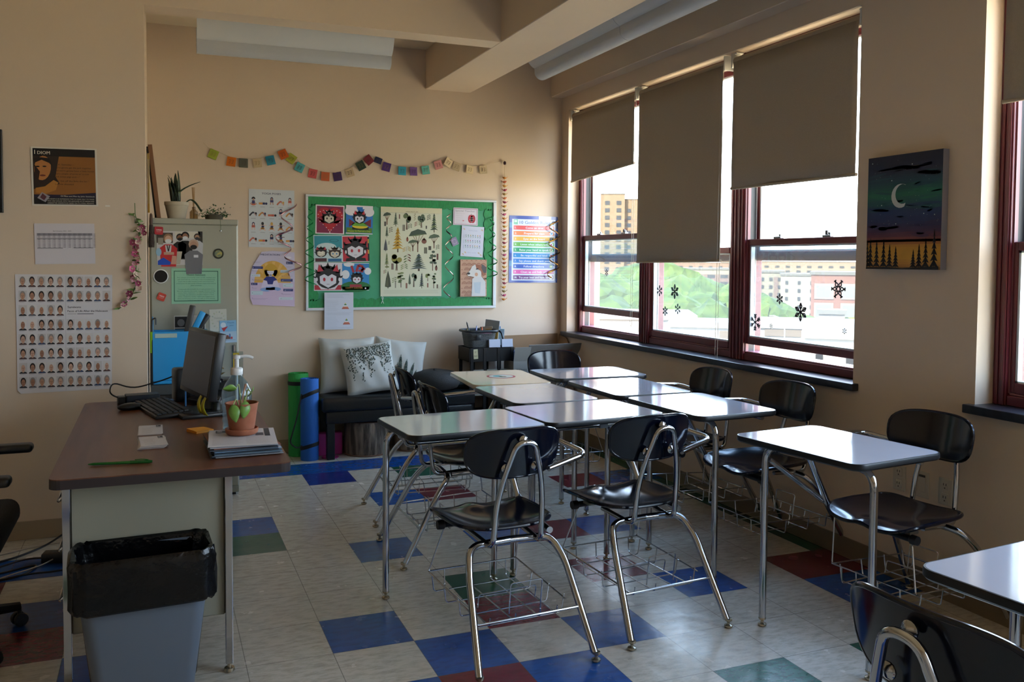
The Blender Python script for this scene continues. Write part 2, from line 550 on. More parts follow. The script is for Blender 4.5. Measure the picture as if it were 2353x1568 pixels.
for (x0, x1, y) in ((.05, .25, .2), (.05, .2, .36), (.05, .3, .515), (.05, .16, .665), (.05, .4, .855), (.8, .95, .28), (.72, .95, .45), (.72, .95, .77)):
    a.lines(x0, x1, y, y + .016, 2, '#8a7ca4', .0011, .2, 4)
for i, (x, y) in enumerate(((.07, .315), (.05, .365), (.05, .455), (.05, .525), (.05, .605), (.05, .67), (.05, .765), (.05, .86))):
    a.text(str(i + 2), x, y, .0085, ['#dfe0f0', '#5c548a'][i in (1, 2, 3, 5, 6, 7)], 6)
for i, (x, y) in enumerate(((.83, .225), (.71, .38), (.71, .46), (.72, .54), (.77, .635), (.78, .715), (.71, .775), (.69, .87))):
    a.text(str(i + 10) if i else '10', x, y, .0085, ['#3c3a6a', '#dfe0f0'][i in (0, 3, 5)], 6)
a.build('meditation_poster', 'lilac curling poster headed MEDITATION with seated blonde figure', 'poster', back_wall(.205, 1.293, .004), roll=radians(.5))
# ------------------------------------------------------------------ bulletin board and what is pinned to it
bd = thing('bulletin_board', 'large green bulletin board in white metal frame on the back wall', 'bulletin board', (1.196, YB, 1.487))
BW, BH = 1.508, .862
wm = mat('white_trim', '#c8ccd0', .35)
fr = MB()
for (x0, x1, z0, z1) in ((-BW / 2, BW / 2, BH / 2 - .016, BH / 2), (-BW / 2, BW / 2, -BH / 2, -BH / 2 + .02), (-BW / 2, -BW / 2 + .018, -BH / 2 + .02, BH / 2 - .016), (BW / 2 - .026, BW / 2, -BH / 2 + .02, BH / 2 - .016)):
    fr.box(x0, x1, -.022, 0, z0, z1, wm, .003)
fr.build('frame', bd)
gp = mat('green_paper', '#3f9a70', .6, noise=(5, '#2f8862', .35, .7), bump=(9, .35))
MB().box(-BW / 2 + .01, BW / 2 - .02, -.008, -.002, -BH / 2 + .015, BH / 2 - .012, gp).build('backing_paper', bd)
ge = mat('green_border', '#0f8a48', .45, noise=(40, '#0b7a3e', .4, .6, (4, 1, 1)))
sc = MB()
def scallop(x0, z0, x1, z1, w, inx, inz, pitch, depth):
    L = sqrt((x1 - x0) ** 2 + (z1 - z0) ** 2)
    n = int(L / pitch)
    ux, uz = (x1 - x0) / L, (z1 - z0) / L
    out = []
    for i in range(n * 6 + 1):
        t = L * i / (n * 6)
        d = w + depth * abs(sin(pi * (i / 6)))
        out.append((x0 + ux * t + inx * d, z0 + uz * t + inz * d))
    poly = [(x0, z0)] + out + [(x1, z1)]
    for i in range(len(out) - 1):
        t0 = L * i / (n * 6); t1 = L * (i + 1) / (n * 6)
        q = [(x0 + ux * t0, z0 + uz * t0), out[i], out[i + 1], (x0 + ux * t1, z0 + uz * t1)]
        k = .0006 * (i % 2)
        sc.add([(x, -.0125 - k, z) for x, z in q] + [(x, -.0095, z) for x, z in q], [(0, 1, 2, 3), (0, 4, 5, 1), (1, 5, 6, 2), (2, 6, 7, 3), (3, 7, 4, 0)], ge)
hw, hh = BW / 2, BH / 2
scallop(-hw + .02, hh - .016, hw - .03, hh - .016, .055, 0, -1, .062, .014)
scallop(-hw + .02, -hh + .02, hw - .03, -hh + .02, .055, 0, 1, .062, .014)
scallop(-hw + .019, hh - .07, -hw + .019, -hh + .07, .062, 1, 0, .075, .014)
scallop(hw - .028, hh - .07, hw - .028, -hh + .07, .062, -1, 0, .075, .014)
sc.build('scalloped_border', bd)

BG = .0135      # what is pinned stands this far off the wall

def hair_face(a, cx, cy, s, eye, hair='#0d0b10', skin='#cfcdd6', horn='#b03040', l=3):
    """a pupil's cartoon face: black spiky hair, pale pointed face and two red tufts"""
    a.ell(cx, cy, .33 * s, .3 * s, hair, l, 18)
    for i in range(7):
        ang = radians(185 + i * 28)
        bx, by = cx + .3 * s * cos(ang), cy + .27 * s * sin(ang)
        a.poly([(bx - .07 * s, by + .04 * s), (bx + .1 * s * cos(ang), by + .12 * s * sin(ang)), (bx + .07 * s, by + .05 * s)], hair, l)
    a.poly([(cx - .22 * s, cy - .02 * s), (cx - .1 * s, cy - .08 * s), (cx, cy - .02 * s), (cx + .1 * s, cy - .08 * s), (cx + .22 * s, cy - .02 * s), (cx + .21 * s, cy + .16 * s), (cx, cy + .28 * s), (cx - .21 * s, cy + .16 * s)], skin, l + 1)
    for sx in (-1, 1):
        a.poly([(cx + sx * .12 * s, cy - .16 * s), (cx + sx * .24 * s, cy - .34 * s), (cx + sx * .28 * s, cy - .14 * s)], horn, l + 1)
        if eye:
            a.ell(cx + sx * .1 * s, cy + .06 * s, .035 * s, .05 * s, eye, l + 2, 10)
    a.rect(cx - .04 * s, cy + .18 * s, cx + .04 * s, cy + .19 * s, '#6a5a60', l + 2)

def pinned(a, name, label, cat, x0, z1, w, h, roll=0, lift=0.0):
    return a.build(name, label, cat, (x0 + w / 2, YB - BG - lift, z1 - h / 2), roll=radians(roll))

a = Art(.214, .215, '#d9d6d8').rect(.04, .04, .96, .965, '#7a1440')
for (x, y, r) in ((.32, .36, .27), (.68, .36, .27)):
    a.ell(x, y, r, r, '#b01828', 2)
a.poly([(.08, .46), (.92, .46), (.5, .93)], '#b01828', 2).ell(.5, .45, .4, .1, '#8a1230', 3)
for i in range(26):
    t = 2 * pi * i / 26
    hx_, hy_ = 16 * sin(t) ** 3, 13 * cos(t) - 5 * cos(2 * t) - 2 * cos(3 * t) - cos(4 * t)
    a.ell(.5 + hx_ * .0262, .5 - hy_ * .0262, .018, .014, '#ded8d4', 4, 8)
hair_face(a, .47, .42, .75, '#1a1014', skin='#c8bca8')
pinned(a, 'heart_drawing', 'dark red card drawing with a white dotted heart on the board', 'drawing', .515, 1.842, .214, .215, 1)
a = Art(.205, .214, '#d6d4da').rect(0, .12, 1, .97, '#1e6cb8').ell(.2, .2, .24, .16, '#d6d4da', 2).ell(.85, .22, .2, .16, '#d6d4da', 2).rect(.4, .05, .62, .14, '#1e6cb8', 2).rect(.02, .78, .98, .96, '#4c7a24', 2)
a.poly([(.12, .48), (.35, .62), (.12, .75)], '#6c1826', 3).poly([(.93, .46), (.66, .62), (.93, .75)], '#6c1826', 3).ell(.5, .68, .28, .1, '#5a9a30', 3).rect(.24, .74, .85, .85, '#0e0c0c', 4).ell(.53, .72, .3, .09, '#d2bc20', 5, 14, 0, 180)
hair_face(a, .5, .42, .72, '#20141a', horn='#c02a36')
a.text('Happy St Patrick\'s Day', .5, .925, .013, '#c2c63a', 7, maxw=.84)
pinned(a, 'saint_patrick_drawing', 'blue and green drawing lettered Happy St Patrick\'s Day', 'drawing', .741, 1.845, .205, .214, 1)
a = Art(.212, .2, '#b8cdd0').rect(.03, .03, 1, .5, '#2a8a98').ell(.45, .45, .35, .16, '#b8cdd0', 2).ell(.72, .2, .17, .06, '#1d6c7c', 3).ell(.72, .2, .13, .04, '#2a8a98', 4).rect(.05, .86, .45, .99, '#4a2024', 4).rect(.5, .88, .97, .99, '#20608c', 4)
hair_face(a, .26, .64, .62, None, hair='#17100e', skin='#c8c2b0')
a.line([(.17, .66), (.34, .63)], .008, '#e4e0d0', 7).line([(.18, .74), (.34, .68)], .007, '#e4e0d0', 7)
hair_face(a, .74, .66, .66, '#2472b0', hair='#3a2a1e', skin='#cdc6b4', horn='#c8cac6')
pinned(a, 'two_figures_drawing', 'teal drawing of a dark-haired and a brown-haired figure side by side', 'drawing', .5, 1.619, .212, .2, -1)
a = Art(.208, .2, '#d2d0d4').rect(.03, .04, .94, .98, '#b82838').rect(.94, .06, 1, .98, '#141014').rect(.95, .14, .99, .3, '#d4a83a', 2).rect(.95, .55, .99, .7, '#d4a83a', 2)
hair_face(a, .49, .5, 1.3, '#b02838')
a.poly([(.15, .86), (.45, .82), (.5, .95), (.12, .98)], '#120e12', 8).poly([(.85, .86), (.54, .82), (.5, .95), (.88, .98)], '#120e12', 8).ell(.14, .62, .03, .07, '#d6d4da', 8).ell(.84, .62, .03, .07, '#d6d4da', 8)
pinned(a, 'red_portrait_drawing', 'drawing of a large pale face on a red ground', 'drawing', .711, 1.62, .208, .2, -1.5)
a = Art(.21, .212, '#cfcdd4').rect(.02, .8, .98, .97, '#a8202e').poly([(.1, .74), (.9, .74), (.75, .95), (.25, .95)], '#cfcdd4', 2).poly([(.2, .7), (.8, .7), (.5, .95)], '#100c10', 2)
hair_face(a, .5, .52, 1.35, '#a82030')
a.ell(.1, .6, .035, .07, '#d6d4da', 8).ell(.9, .6, .035, .07, '#d6d4da', 8)
pinned(a, 'white_portrait_drawing', 'drawing of a large pale face on a white ground', 'drawing', .502, 1.415, .21, .212, 0)
a = Art(.205, .208, '#d2d2d6').rect(.0, .02, 1, .98, '#2a80be').ell(.12, .42, .15, .16, '#d6d8dc', 2).ell(.95, .3, .13, .13, '#d6d8dc', 2).ell(.25, .06, .2, .08, '#d6d8dc', 2).ell(.5, .86, .55, .2, '#1c6a34', 2).rect(0, .86, 1, .98, '#1c6a34', 2)
a.line([(.42, .34), (.34, .1)], .018, '#9c2430', 3).line([(.52, .32), (.6, .08), (.78, .14), (.72, .34)], .02, '#9c2430', 3).line([(.6, .3), (.85, .2)], .016, '#9c2430', 3)
hair_face(a, .54, .56, .66, '#8a1828', horn='#0d0b10')
a.rect(.28, .78, .72, .88, '#8a2230', 7).text('HAPPY EASTER', .44, .94, .014, '#b08a3e', 8, maxw=.64).ell(.86, .92, .03, .03, '#e0dedc', 8)
pinned(a, 'easter_drawing', 'blue and green drawing lettered HAPPY EASTER', 'drawing', .713, 1.412, .205, .208, 0)

a = Art(.218, .278, '#c3c8d6').lines(.1, .9, .06, .13, 3, '#8f93a4', .0012, .4)
a.lines(.06, .5, .22, .5, 12, '#a2a6b6', .001, .3, 1, 4).lines(.06, .94, .55, .6, 3, '#8f93a4', .001, .1).lines(.06, .5, .66, .92, 9, '#a2a6b6', .001, .3, 1, 6).lines(.06, .94, .95, .97, 2, '#9a9eae', .001, .1)
for (cx, y0) in ((.72, .28), (.76, .7)):
    for i, c in enumerate(('#c8b440', '#3c7a5c', '#d8d8dc', '#c07a60', '#b05a4a')):
        t0, t1 = i / 5, (i + 1) / 5
        a.poly([(cx - .13 * t0, y0 + .17 * t0), (cx + .13 * t0, y0 + .17 * t0), (cx + .13 * t1, y0 + .17 * t1), (cx - .13 * t1, y0 + .17 * t1)], c, 2)
pinned(a, 'pyramid_sheet', 'white paper with two coloured pyramids hanging over the board edge', 'paper', .577, 1.19, .218, .278, 0, .012)

# ---- tree chart
a = Art(.488, .686, '#cdc9a8').rect(.0, .06, 1, 1, '#c8cbb4')
a.text('ARBORETUM', .5, .055, .0095, '#6a664e', 2, maxw=.2).rect(.04, .062, .96, .064, '#9a9678', 2)
rt = random.Random(11)
def shrub(a, x, y, w, h, kind, c, c2, l=2):
    """x, y: foot of the tree"""
    if kind == 'fir':
        a.rect(x - w * .05, y - h * .15, x + w * .05, y, '#4a3a2a', l)
        for i in range(7):
            t = i / 7
            yy = y - h + h * .86 * t
            ww = w * (.14 + .36 * t)
            a.poly([(x, yy - h * .05), (x + ww, yy + h * .13 + rt.random() * h * .03), (x + ww * .4, yy + h * .1), (x - ww * .3, yy + h * .13), (x - ww, yy + h * .12 + rt.random() * h * .03)], c if i % 2 else c2, l + 1)
    elif kind == 'cone':
        a.rect(x - w * .06, y - h * .1, x + w * .06, y, '#4a3a2a', l)
        a.poly([(x, y - h), (x + w * .3, y - h * .55), (x + w * .45, y - h * .1), (x, y - h * .05), (x - w * .45, y - h * .1), (x - w * .3, y - h * .55)], c, l + 1)
        a.poly([(x, y - h * .95), (x + w * .05, y - h * .1), (x - w * .38, y - h * .12), (x - w * .2, y - h * .5)], c2, l + 2)
    elif kind == 'round':
        a.line([(x - w * .06, y), (x, y - h * .5)], .008 * h / .2, '#6a5646', l).line([(x + w * .05, y), (x, y - h * .5)], .006 * h / .2, '#6a5646', l)
        for i in range(8):
            an = rt.random() * 6.3
            a.ell(x + cos(an) * w * .26, y - h * .68 + sin(an) * h * .17, w * .24, h * .14, (c, c2)[i % 2], l + 1 + i % 2, 9)
    elif kind == 'umbrella':
        for k in (-.3, -.12, .1, .3):
            a.line([(x, y - h * .35), (x + k * w, y - h * .75)], .004, '#7a5c4a', l)
        a.line([(x, y), (x, y - h * .5)], .009, '#7a5c4a', l)
        a.poly([(x - w * .5, y - h * .68), (x - w * .36, y - h * .88), (x, y - h), (x + w * .4, y - h * .92), (x + w * .5, y - h * .78), (x + w * .1, y - h * .76)], c, l + 1)
        a.poly([(x - w * .5, y - h * .68), (x + w * .1, y - h * .78), (x + w * .5, y - h * .79), (x - w * .1, y - h * .7)], c2, l + 2)
    elif kind == 'pine':
        a.line([(x, y), (x - w * .03, y - h * .8)], .006, '#5a4032', l)
        for i in range(9):
            t = rt.random()
            a.ell(x + (rt.random() - .5) * w * .7, y - h * (.35 + .62 * t), w * .25, h * .06, (c, c2)[i % 2], l + 1, 8)
    elif kind == 'bark':
        a.rect(x - w / 2, y - h, x + w / 2, y, c, l).rect(x - w * .2, y - h, x + w * .1, y, c2, l + 1)
    elif kind == 'sprig':
        for i in range(6):
            t = i / 6
            a.ell(x + (i % 2 - .5) * w * .7, y - h * t, w * .3, h * .08, (c, c2)[i % 2], l, 7, rot=30 * (i % 2 * 2 - 1))
        a.line([(x, y), (x, y - h)], .002, '#6a5a3c', l)
    elif kind == 'nut':
        a.ell(x, y - h * .4, w * .5, h * .4, c, l, 14).poly([(x - w * .4, y - h * .6), (x + w * .4, y - h * .6), (x, y - h)], c, l)
D1, D2, O1, O2, G1, G2 = '#3a4a3a', '#4c5e48', '#a87f22', '#c09830', '#5c6c44', '#77834e'
for (x, y, w, h, k, c, c2) in ((.1, .2, .13, .14, 'umbrella', D1, D2), (.24, .215, .1, .15, 'fir', D1, D2), (.3, .13, .02, .05, 'bark', '#6a4a42', '#7a5a50'), (.42, .25, .14, .19, 'round', D1, G1), (.07, .215, .03, .05, 'bark', '#4a443c', '#5c564a'),
        (.55, .14, .03, .08, 'sprig', '#a4a888', '#a4a888'), (.66, .225, .13, .16, 'round', D1, D2), (.6, .2, .1, .05, 'sprig', '#7c4438', G1), (.78, .13, .05, .06, 'sprig', D1, D1), (.87, .275, .15, .21, 'fir', G1, D1), (.74, .235, .022, .035, 'bark', '#3c3a34', '#504c42'),
        (.1, .34, .075, .12, 'fir', D1, D2), (.16, .28, .05, .06, 'sprig', '#6a4a3a', '#5a5a40'), (.37, .265, .035, .07, 'bark', '#4c4c44', '#a09e88'), (.47, .23, .06, .05, 'sprig', D1, D2),
        (.275, .505, .22, .27, 'fir', O1, O2), (.6, .5, .3, .26, 'umbrella', D1, G1), (.52, .49, .16, .13, 'umbrella', D2, G1), (.43, .385, .035, .06, 'nut', '#8a4a34', '#8a4a34'), (.705, .405, .085, .07, 'nut', '#7a4c3a', '#7a4c3a'), (.87, .455, .19, .165, 'umbrella', D2, D1),
        (.08, .495, .07, .14, 'cone', '#5c6064', '#44484c'), (.13, .42, .03, .04, 'sprig', '#8a9080', '#8a9080'), (.8, .475, .045, .045, 'bark', '#38342e', '#4a463e'), (.73, .515, .05, .07, 'bark', '#5c5c4c', '#74725e'), (.93, .46, .05, .05, 'sprig', D2, D1), (.42, .49, .12, .05, 'sprig', '#b89a5a', '#a0884a'),
        (.1, .66, .09, .14, 'fir', G1, G2), (.1, .69, .08, .03, 'round', G1, G2), (.26, .71, .18, .2, 'round', D1, '#85823c'), (.19, .7, .035, .07, 'bark', '#5a463c', '#9a8474'), (.43, .61, .1, .09, 'sprig', G1, '#6a3a30'), (.38, .69, .1, .06, 'sprig', G2, G1),
        (.62, .715, .32, .19, 'fir', D1, '#505c5c'), (.85, .71, .12, .24, 'pine', D1, D2), (.93, .585, .03, .07, 'bark', '#54302c', '#6a403a'), (.91, .71, .04, .07, 'nut', '#6a3a30', '#6a3a30'),
        (.12, .91, .11, .2, 'cone', '#3c4030', '#54563c'), (.07, .74, .04, .04, 'sprig', '#8a3a34', G1), (.22, .84, .06, .06, 'sprig', G2, G1), (.33, .9, .13, .17, 'pine', G1, G2), (.24, .905, .015, .07, 'bark', '#55504a', '#8a867a'), (.42, .91, .028, .06, 'bark', '#7a5040', '#8c6250'), (.47, .87, .045, .13, 'cone', D1, D2), (.54, .895, .1, .16, 'round', D1, D2),
        (.67, .91, .1, .17, 'fir', '#363e48', D1), (.77, .83, .09, .09, 'round', G1, G2), (.77, .9, .02, .05, 'bark', '#7a3a30', '#7a3a30'), (.87, .91, .08, .17, 'pine', G1, D2), (.93, .91, .025, .045, 'bark', '#5a4a40', '#6a5a4e')):
    shrub(a, x, y, w, h, k, c, c2)
a.lines(.05, .95, .93, .965, 5, '#a7a992', .0012, .02, 2)
pinned(a, 'tree_chart', 'cream chart of many trees headed ARBORETUM on the green board', 'poster', 1.007, 1.842, .488, .686, .2)

a = Art(.206, .136, '#cfcad6').ring(.03, .04, .97, .96, .003, '#b04a5c').ring(.03, .04, .97, .96, .0015, '#5a5a90', 2)
a.text('Special Teacher', .48, .22, .0135, '#8a8a9a', 2, maxw=.8).lines(.1, .5, .33, .84, 5, '#a9a6b2', .001, .3)
a.ell(.7, .62, .1, .24, '#a8283a', 2).ell(.8, .62, .1, .24, '#a8283a', 2).line([(.75, .4), (.73, .32)], .003, '#2a1a1a', 3)
for i, t in enumerate(('Teacher', 'Appreciation', 'Day')):
    a.text(t, .75, .58 + i * .1, .0075, '#e0d6da', 4, maxw=(.14, .19, .08)[i])
a.rect(.38, .72, .44, .76, '#c84a50', 2)
pinned(a, 'teacher_certificate', 'small white certificate with a red apple on the board', 'certificate', 1.588, 1.851, .206, .136, 1)
a = Art(.188, .242, '#bfc4d6').text('WILDFLOWERS', .5, .16, .008, '#9aa2c0', 2, maxw=.4)
for r in range(3):
    a.rect(.1, .28 + r * .17, .13, .4 + r * .17, '#a9aec6', 2)
    for c in range(7):
        x, y = .2 + c * .105, .3 + r * .17
        col = rt.choice(['#4c8a64', '#5a5a9a', '#b8566a', '#c8a04c', '#3c6c5c', '#7a8a9a'])
        a.line([(x, y), (x, y + .09)], .0015, '#55806a', 2).ell(x, y, .022, .018, col, 3, 7).ell(x + .02, y + .05, .018, .01, '#5a8a6c', 3, 6)
for (x, y) in ((.1, .1), (.9, .1), (.1, .92), (.9, .92), (.2, .86), (.8, .86)):
    a.ell(x, y, .04, .02, '#c0b48a', 2, 8).ell(x + .03, y + .02, .02, .02, '#c89a8a', 3, 7)
a.text('FIELD GUIDE', .5, .88, .007, '#9aa2c0', 2, maxw=.4)
pinned(a, 'flower_sheet', 'pale blue sheet with rows of tiny plant drawings', 'paper', 1.655, 1.708, .188, .242, 3)
a = Art(.222, .294, '#b08a74', thick=.016)
for r in range(9):
    for c in range(6):
        x, y = .06 + c * .18 + (r % 2) * .09, 1.04 - r * .125
        for i, cc in enumerate(('#7a4434', '#b8937c', '#7a4434', '#b8937c', '#7a4434', '#b8937c')):
            rr = .1 - i * .016
            a.ell(min(x, .995 - rr), min(y, .995), rr, rr * .75, cc, 1 + i, 9, 180, 360) if x - rr > 0 and y - rr * .75 > 0 and x + rr < 1.05 else None
a.poly([(.45, .52), (.6, .44), (.8, .46), (.95, .6), (.96, .99), (.42, .99), (.44, .7)], '#bfc0c2', 9).poly([(.5, .62), (.78, .6), (.74, .92), (.55, .9)], '#aab6c0', 10)
a.poly([(.26, .37), (.36, .3), (.44, .18), (.56, .13), (.72, .17), (.8, .3), (.78, .46), (.6, .49), (.4, .45), (.28, .44)], '#c4c2c0', 11)
a.poly([(.56, .13), (.76, .15), (.98, .4), (.86, .45), (.76, .3), (.6, .24)], '#8a5640', 12).poly([(.8, .12), (.97, .2), (.98, .36), (.88, .36), (.8, .24)], '#4c4a4e', 13)
a.ell(.31, .375, .055, .03, '#2c2a2c', 13, 10).poly([(.57, .25), (.66, .23), (.69, .26), (.6, .27)], '#232022', 13).line([(.3, .45), (.5, .48)], .003, '#4a4648', 13).ell(.6, .4, .06, .05, '#c09478', 12)
pinned(a, 'dog_painting', 'painting of a brown and white dog on a scale-patterned ground', 'painting', 1.645, 1.444, .222, .294, 0)
a = Art(.052, .062, '#a49cb4').ring(.06, .06, .94, .94, .006, '#7e7696').ell(.5, .5, .25, .25, '#8a82a0', 2, 10)
pinned(a, 'name_tag', 'small grey tilted card beside the tree chart', 'card', 1.574, 1.616, .052, .062, -24)
w = MB()
wr = mat('white_ribbon', '#cfd0d2', .5)
for sx in (-1, 1):
    w.tube([(0, 0, 0), (-.006 * sx, -.003, .012), (0, -.004, .02), (.006 * sx, -.004, .012), (-.001, -.003, -.008), (-.009 * sx, -.002, -.032)], .0022, wr, 6)
tag(w.build('ribbon_loop', None, (1.02, YB - .022, 1.135)), 'small white looped ribbon at lower left of the tree chart', 'ribbon')

# ---- golden rules chart
a = Art(.432, .544, '#1c3f96', rough=.22, coat=.4)
a.rect(.055, .05, .945, .965, '#c2cbdc').rect(.6, .0, .86, .05, '#b7c6e4')
for (x0, x1) in ((0, .055), (.945, 1)):
    for i in range(5):
        a.rect(x0, .1 + i * .19, x1, .18 + i * .19, ['#2a78a8', '#223a8a', '#2a5ab0'][i % 3] if x0 == 0 else '#1a2450', 2)
a.text('10 Golden Rules', .52, .12, .026, '#45609e', 2, maxw=.63, bold=.001)
a.rect(.085, .055, .17, .13, '#6cae90', 2).rect(.1, .068, .155, .095, '#bfe0d4', 3).poly([(.86, .115), (.88, .06), (.93, .065), (.92, .13)], '#2a3250', 2)
RU = (('1.', 'Come on time', '#c83c3c', .36), ('2.', 'Prepare for class', '#d8753c', .42), ('3.', 'Eyes on the board', '#cf9e34', .44), ('4.', 'Listen when others talk', '#5ea044', .56), ('5.', 'Raise your hand to speak', '#18905e', .6),
      ('6.', 'Be respectful and kind', '#2080c0', .54), ('7.', 'Say please and thank you', '#2274c4', .62), ('8.', 'Follow directions', '#2254b0', .42), ('9.', 'Clean up and help out', '#c44a9a', .54), ('10.', 'Try your best and have fun', '#5a2070', .62))
for i, (n, t, c, mw) in enumerate(RU):
    y = .145 + i * .0825
    a.rect(.085, y, .925, y + .063, c, 2)
    a.text(n, .115, y + .045, .015, '#d8dee8', 3, 'l', bold=.0006).text(t, .51, y + .047, .0165, '#d6dce6', 3, maxw=mw, bold=.0006)
    a.ell(.865, y + .031, .038, .028, ['#d8d4dc', '#c8dcec', '#1c2024', '#e0d8e0', '#c8c8a8', '#b8d0d8', '#ccd0d8', '#5a9a70', '#b84a70', '#e0e0e6'][i], 4, 12)
    a.ell(.865, y + .031, .016, .013, ['#8a9098', '#6090c0', '#4a5a50', '#a02860', '#6a7048', '#c03a6a', '#7a8088', '#d0c8a8', '#d8a84a', '#5a2070'][i], 5, 8)
a.build('rules_chart', 'blue-edged rainbow chart headed 10 Golden Rules by the corner', 'poster', back_wall(2.285, 1.53), roll=radians(.3))

# ---- ribbons that curl over the sheets
def helix(pts, r, turns, wd, m, name, label, x0=0, ph=0, tight=1.0, grow=True):
    P = [Vector(p) for p in pts]
    n = int(turns * 16)
    vs, fs = [], []
    for i in range(n + 1):
        t = i / n
        k = t * (len(P) - 1)
        j = min(int(k), len(P) - 2)
        c = P[j].lerp(P[j + 1], k - j)
        an = ph + 2 * pi * turns * (t ** tight)
        rr = r * ((.35 + .65 * t) if grow else 1)
        u = Vector((cos(an), 0.45 * sin(an) - .46, 0))
        q = c + u * rr + Vector((0, -.006, 0))
        wv = Vector((0, 0, 1)) * wd / 2 + Vector((-sin(an), 0, 0)) * wd * .15
        vs += [q - wv, q + wv]
    for i in range(n):
        fs.append((2 * i, 2 * i + 1, 2 * i + 3, 2 * i + 2))
    mb = MB().add(vs, fs, m, True)
    o = mb.build(name)
    md = o.modifiers.new('s', 'SOLIDIFY'); md.thickness = .0006
    tag(o, label, 'ribbon')
    return o
rg = mat('green_foil', '#0f7a40', .25, metal=.5)
rs = mat('silver_foil', '#b9a99e', .18, metal=.85, noise=(14, '#3a2a2c', .45, .6))
rp = mat('pink_foil', '#c79a9c', .2, metal=.6, noise=(12, '#5a2a3c', .5, .62))
ro = mat('gold_foil', '#b07a34', .2, metal=.85, noise=(10, '#5a3420', .45, .65))
yb = YB - .02
helix([(.475, yb, 1.83), (.47, yb, 1.62), (.465, yb, 1.42), (.475, yb, 1.24)], .045, 7, .007, rg, 'curled_ribbon', 'dark green curled foil ribbon down the left border of the board', tight=.75)
helix([(1.905, yb, 1.79), (1.91, yb, 1.6), (1.915, yb, 1.42), (1.905, yb, 1.285)], .048, 5.5, .009, rg, 'curled_ribbon', 'green curled foil ribbon down the right border of the board', tight=.75)
helix([(1.545, yb, 1.8), (1.545, yb, 1.62), (1.55, yb, 1.4), (1.54, yb, 1.15)], .045, 4.8, .01, rs, 'curled_ribbon', 'silver curled foil ribbon right of the tree chart', tight=.8)
helix([(.325, YB - .008, 1.84), (.3, YB - .008, 1.68), (.26, YB - .008, 1.55), (.36, YB - .01, 1.42), (.36, YB - .01, 1.32)], .05, 3.6, .011, rp, 'curled_ribbon', 'pink curled foil ribbon across the two left posters', grow=False)
helix([(2.46, YB - .01, 1.77), (2.45, YB - .01, 1.6), (2.46, YB - .01, 1.45), (2.44, YB - .01, 1.3)], .05, 3.6, .01, ro, 'curled_ribbon', 'copper curled foil ribbon on the rainbow rules chart', grow=False, ph=.6)

# ---- bunting of felt squares
bt = thing('bunting', 'string of small coloured felt flags along the back wall', 'bunting', (0, 0, 0))
FL = ((-.203, 2.177, '#9aa83a', -22), (-.081, 2.131, '#d0701c', -8), (.003, 2.125, '#56594c', -1), (.1, 2.13, '#c9b590', 6), (.192, 2.153, '#1c7a96', 14), (.282, 2.202, '#c85e1c', 26), (.341, 2.173, '#a8ac3e', -34), (.4, 2.112, '#4c9ca0', -24),
      (.495, 2.071, '#cc5c5c', -10), (.588, 2.053, '#b85a34', -3), (.679, 2.057, '#4a3260', 10), (.771, 2.09, '#c9b492', 18), (.854, 2.146, '#2e4034', 30), (.914, 2.191, '#6a1622', 42), (.987, 2.191, '#232c50', -20), (1.052, 2.145, '#52347a', -14),
      (1.175, 2.12, '#2c94ac', -2), (1.265, 2.121, '#5e3f7c', 1), (1.362, 2.135, '#5aa8a0', 10), (1.465, 2.18, '#d08e8c', 18), (1.546, 2.201, '#cbb898', -30), (1.615, 2.174, '#cbb898', -18), (1.724, 2.155, '#c8b594', -6), (1.838, 2.16, '#c8b594', 6))
string = mat('cotton_string', '#b8a684', .8)
pts = [(-.269, YB - .012, 2.256), (-.24, YB - .012, 2.225)]
nails = [(-.269, 2.256), (.282, 2.246), (.9, 2.238), (1.514, 2.24), (2.02, 2.244)]
for (x, z, c, r) in FL:
    k = radians(r)
    pts.append((x + sin(k) * -.028, YB - .012, z + .03 * cos(k)))
pts.append((2.02, YB - .012, 2.244))
MB().tube(pts, .0013, string, 5).build('string', bt)
for i, (x, z, c, r) in enumerate(FL):
    m = mat('felt_%s' % c[1:], c, .85)
    f = MB()
    w, h = (.062, .066) if i != 14 else (.058, .046)
    f.box(-w / 2, w / 2, -.0025, 0, -h / 2, h / 2, m, .001)
    o = f.build('flag', bt, (x, YB - .014, z))
    o.rotation_euler = (radians(-3), radians(-r), radians(random.uniform(-12, 12)))
    g = MB()
    gm = mat('felt_mark_%s' % ('d' if i % 3 else 'l'), '#4c3a2c' if c in ('#c9b590', '#c9b492', '#cbb898', '#c8b594', '#d0701c', '#cc5c5c', '#d08e8c') else '#8a7448', .8)
    for kx in (-.012, .008):
        g.tube([(kx - .006, -.003, .012), (kx + .007, -.003, .013), (kx + .006, -.003, .002), (kx - .004, -.003, .0), (kx + .006, -.003, -.004), (kx + .003, -.003, -.013), (kx - .006, -.003, -.012)], .0012, gm, 4)
    o2 = g.build('flag_print', o)

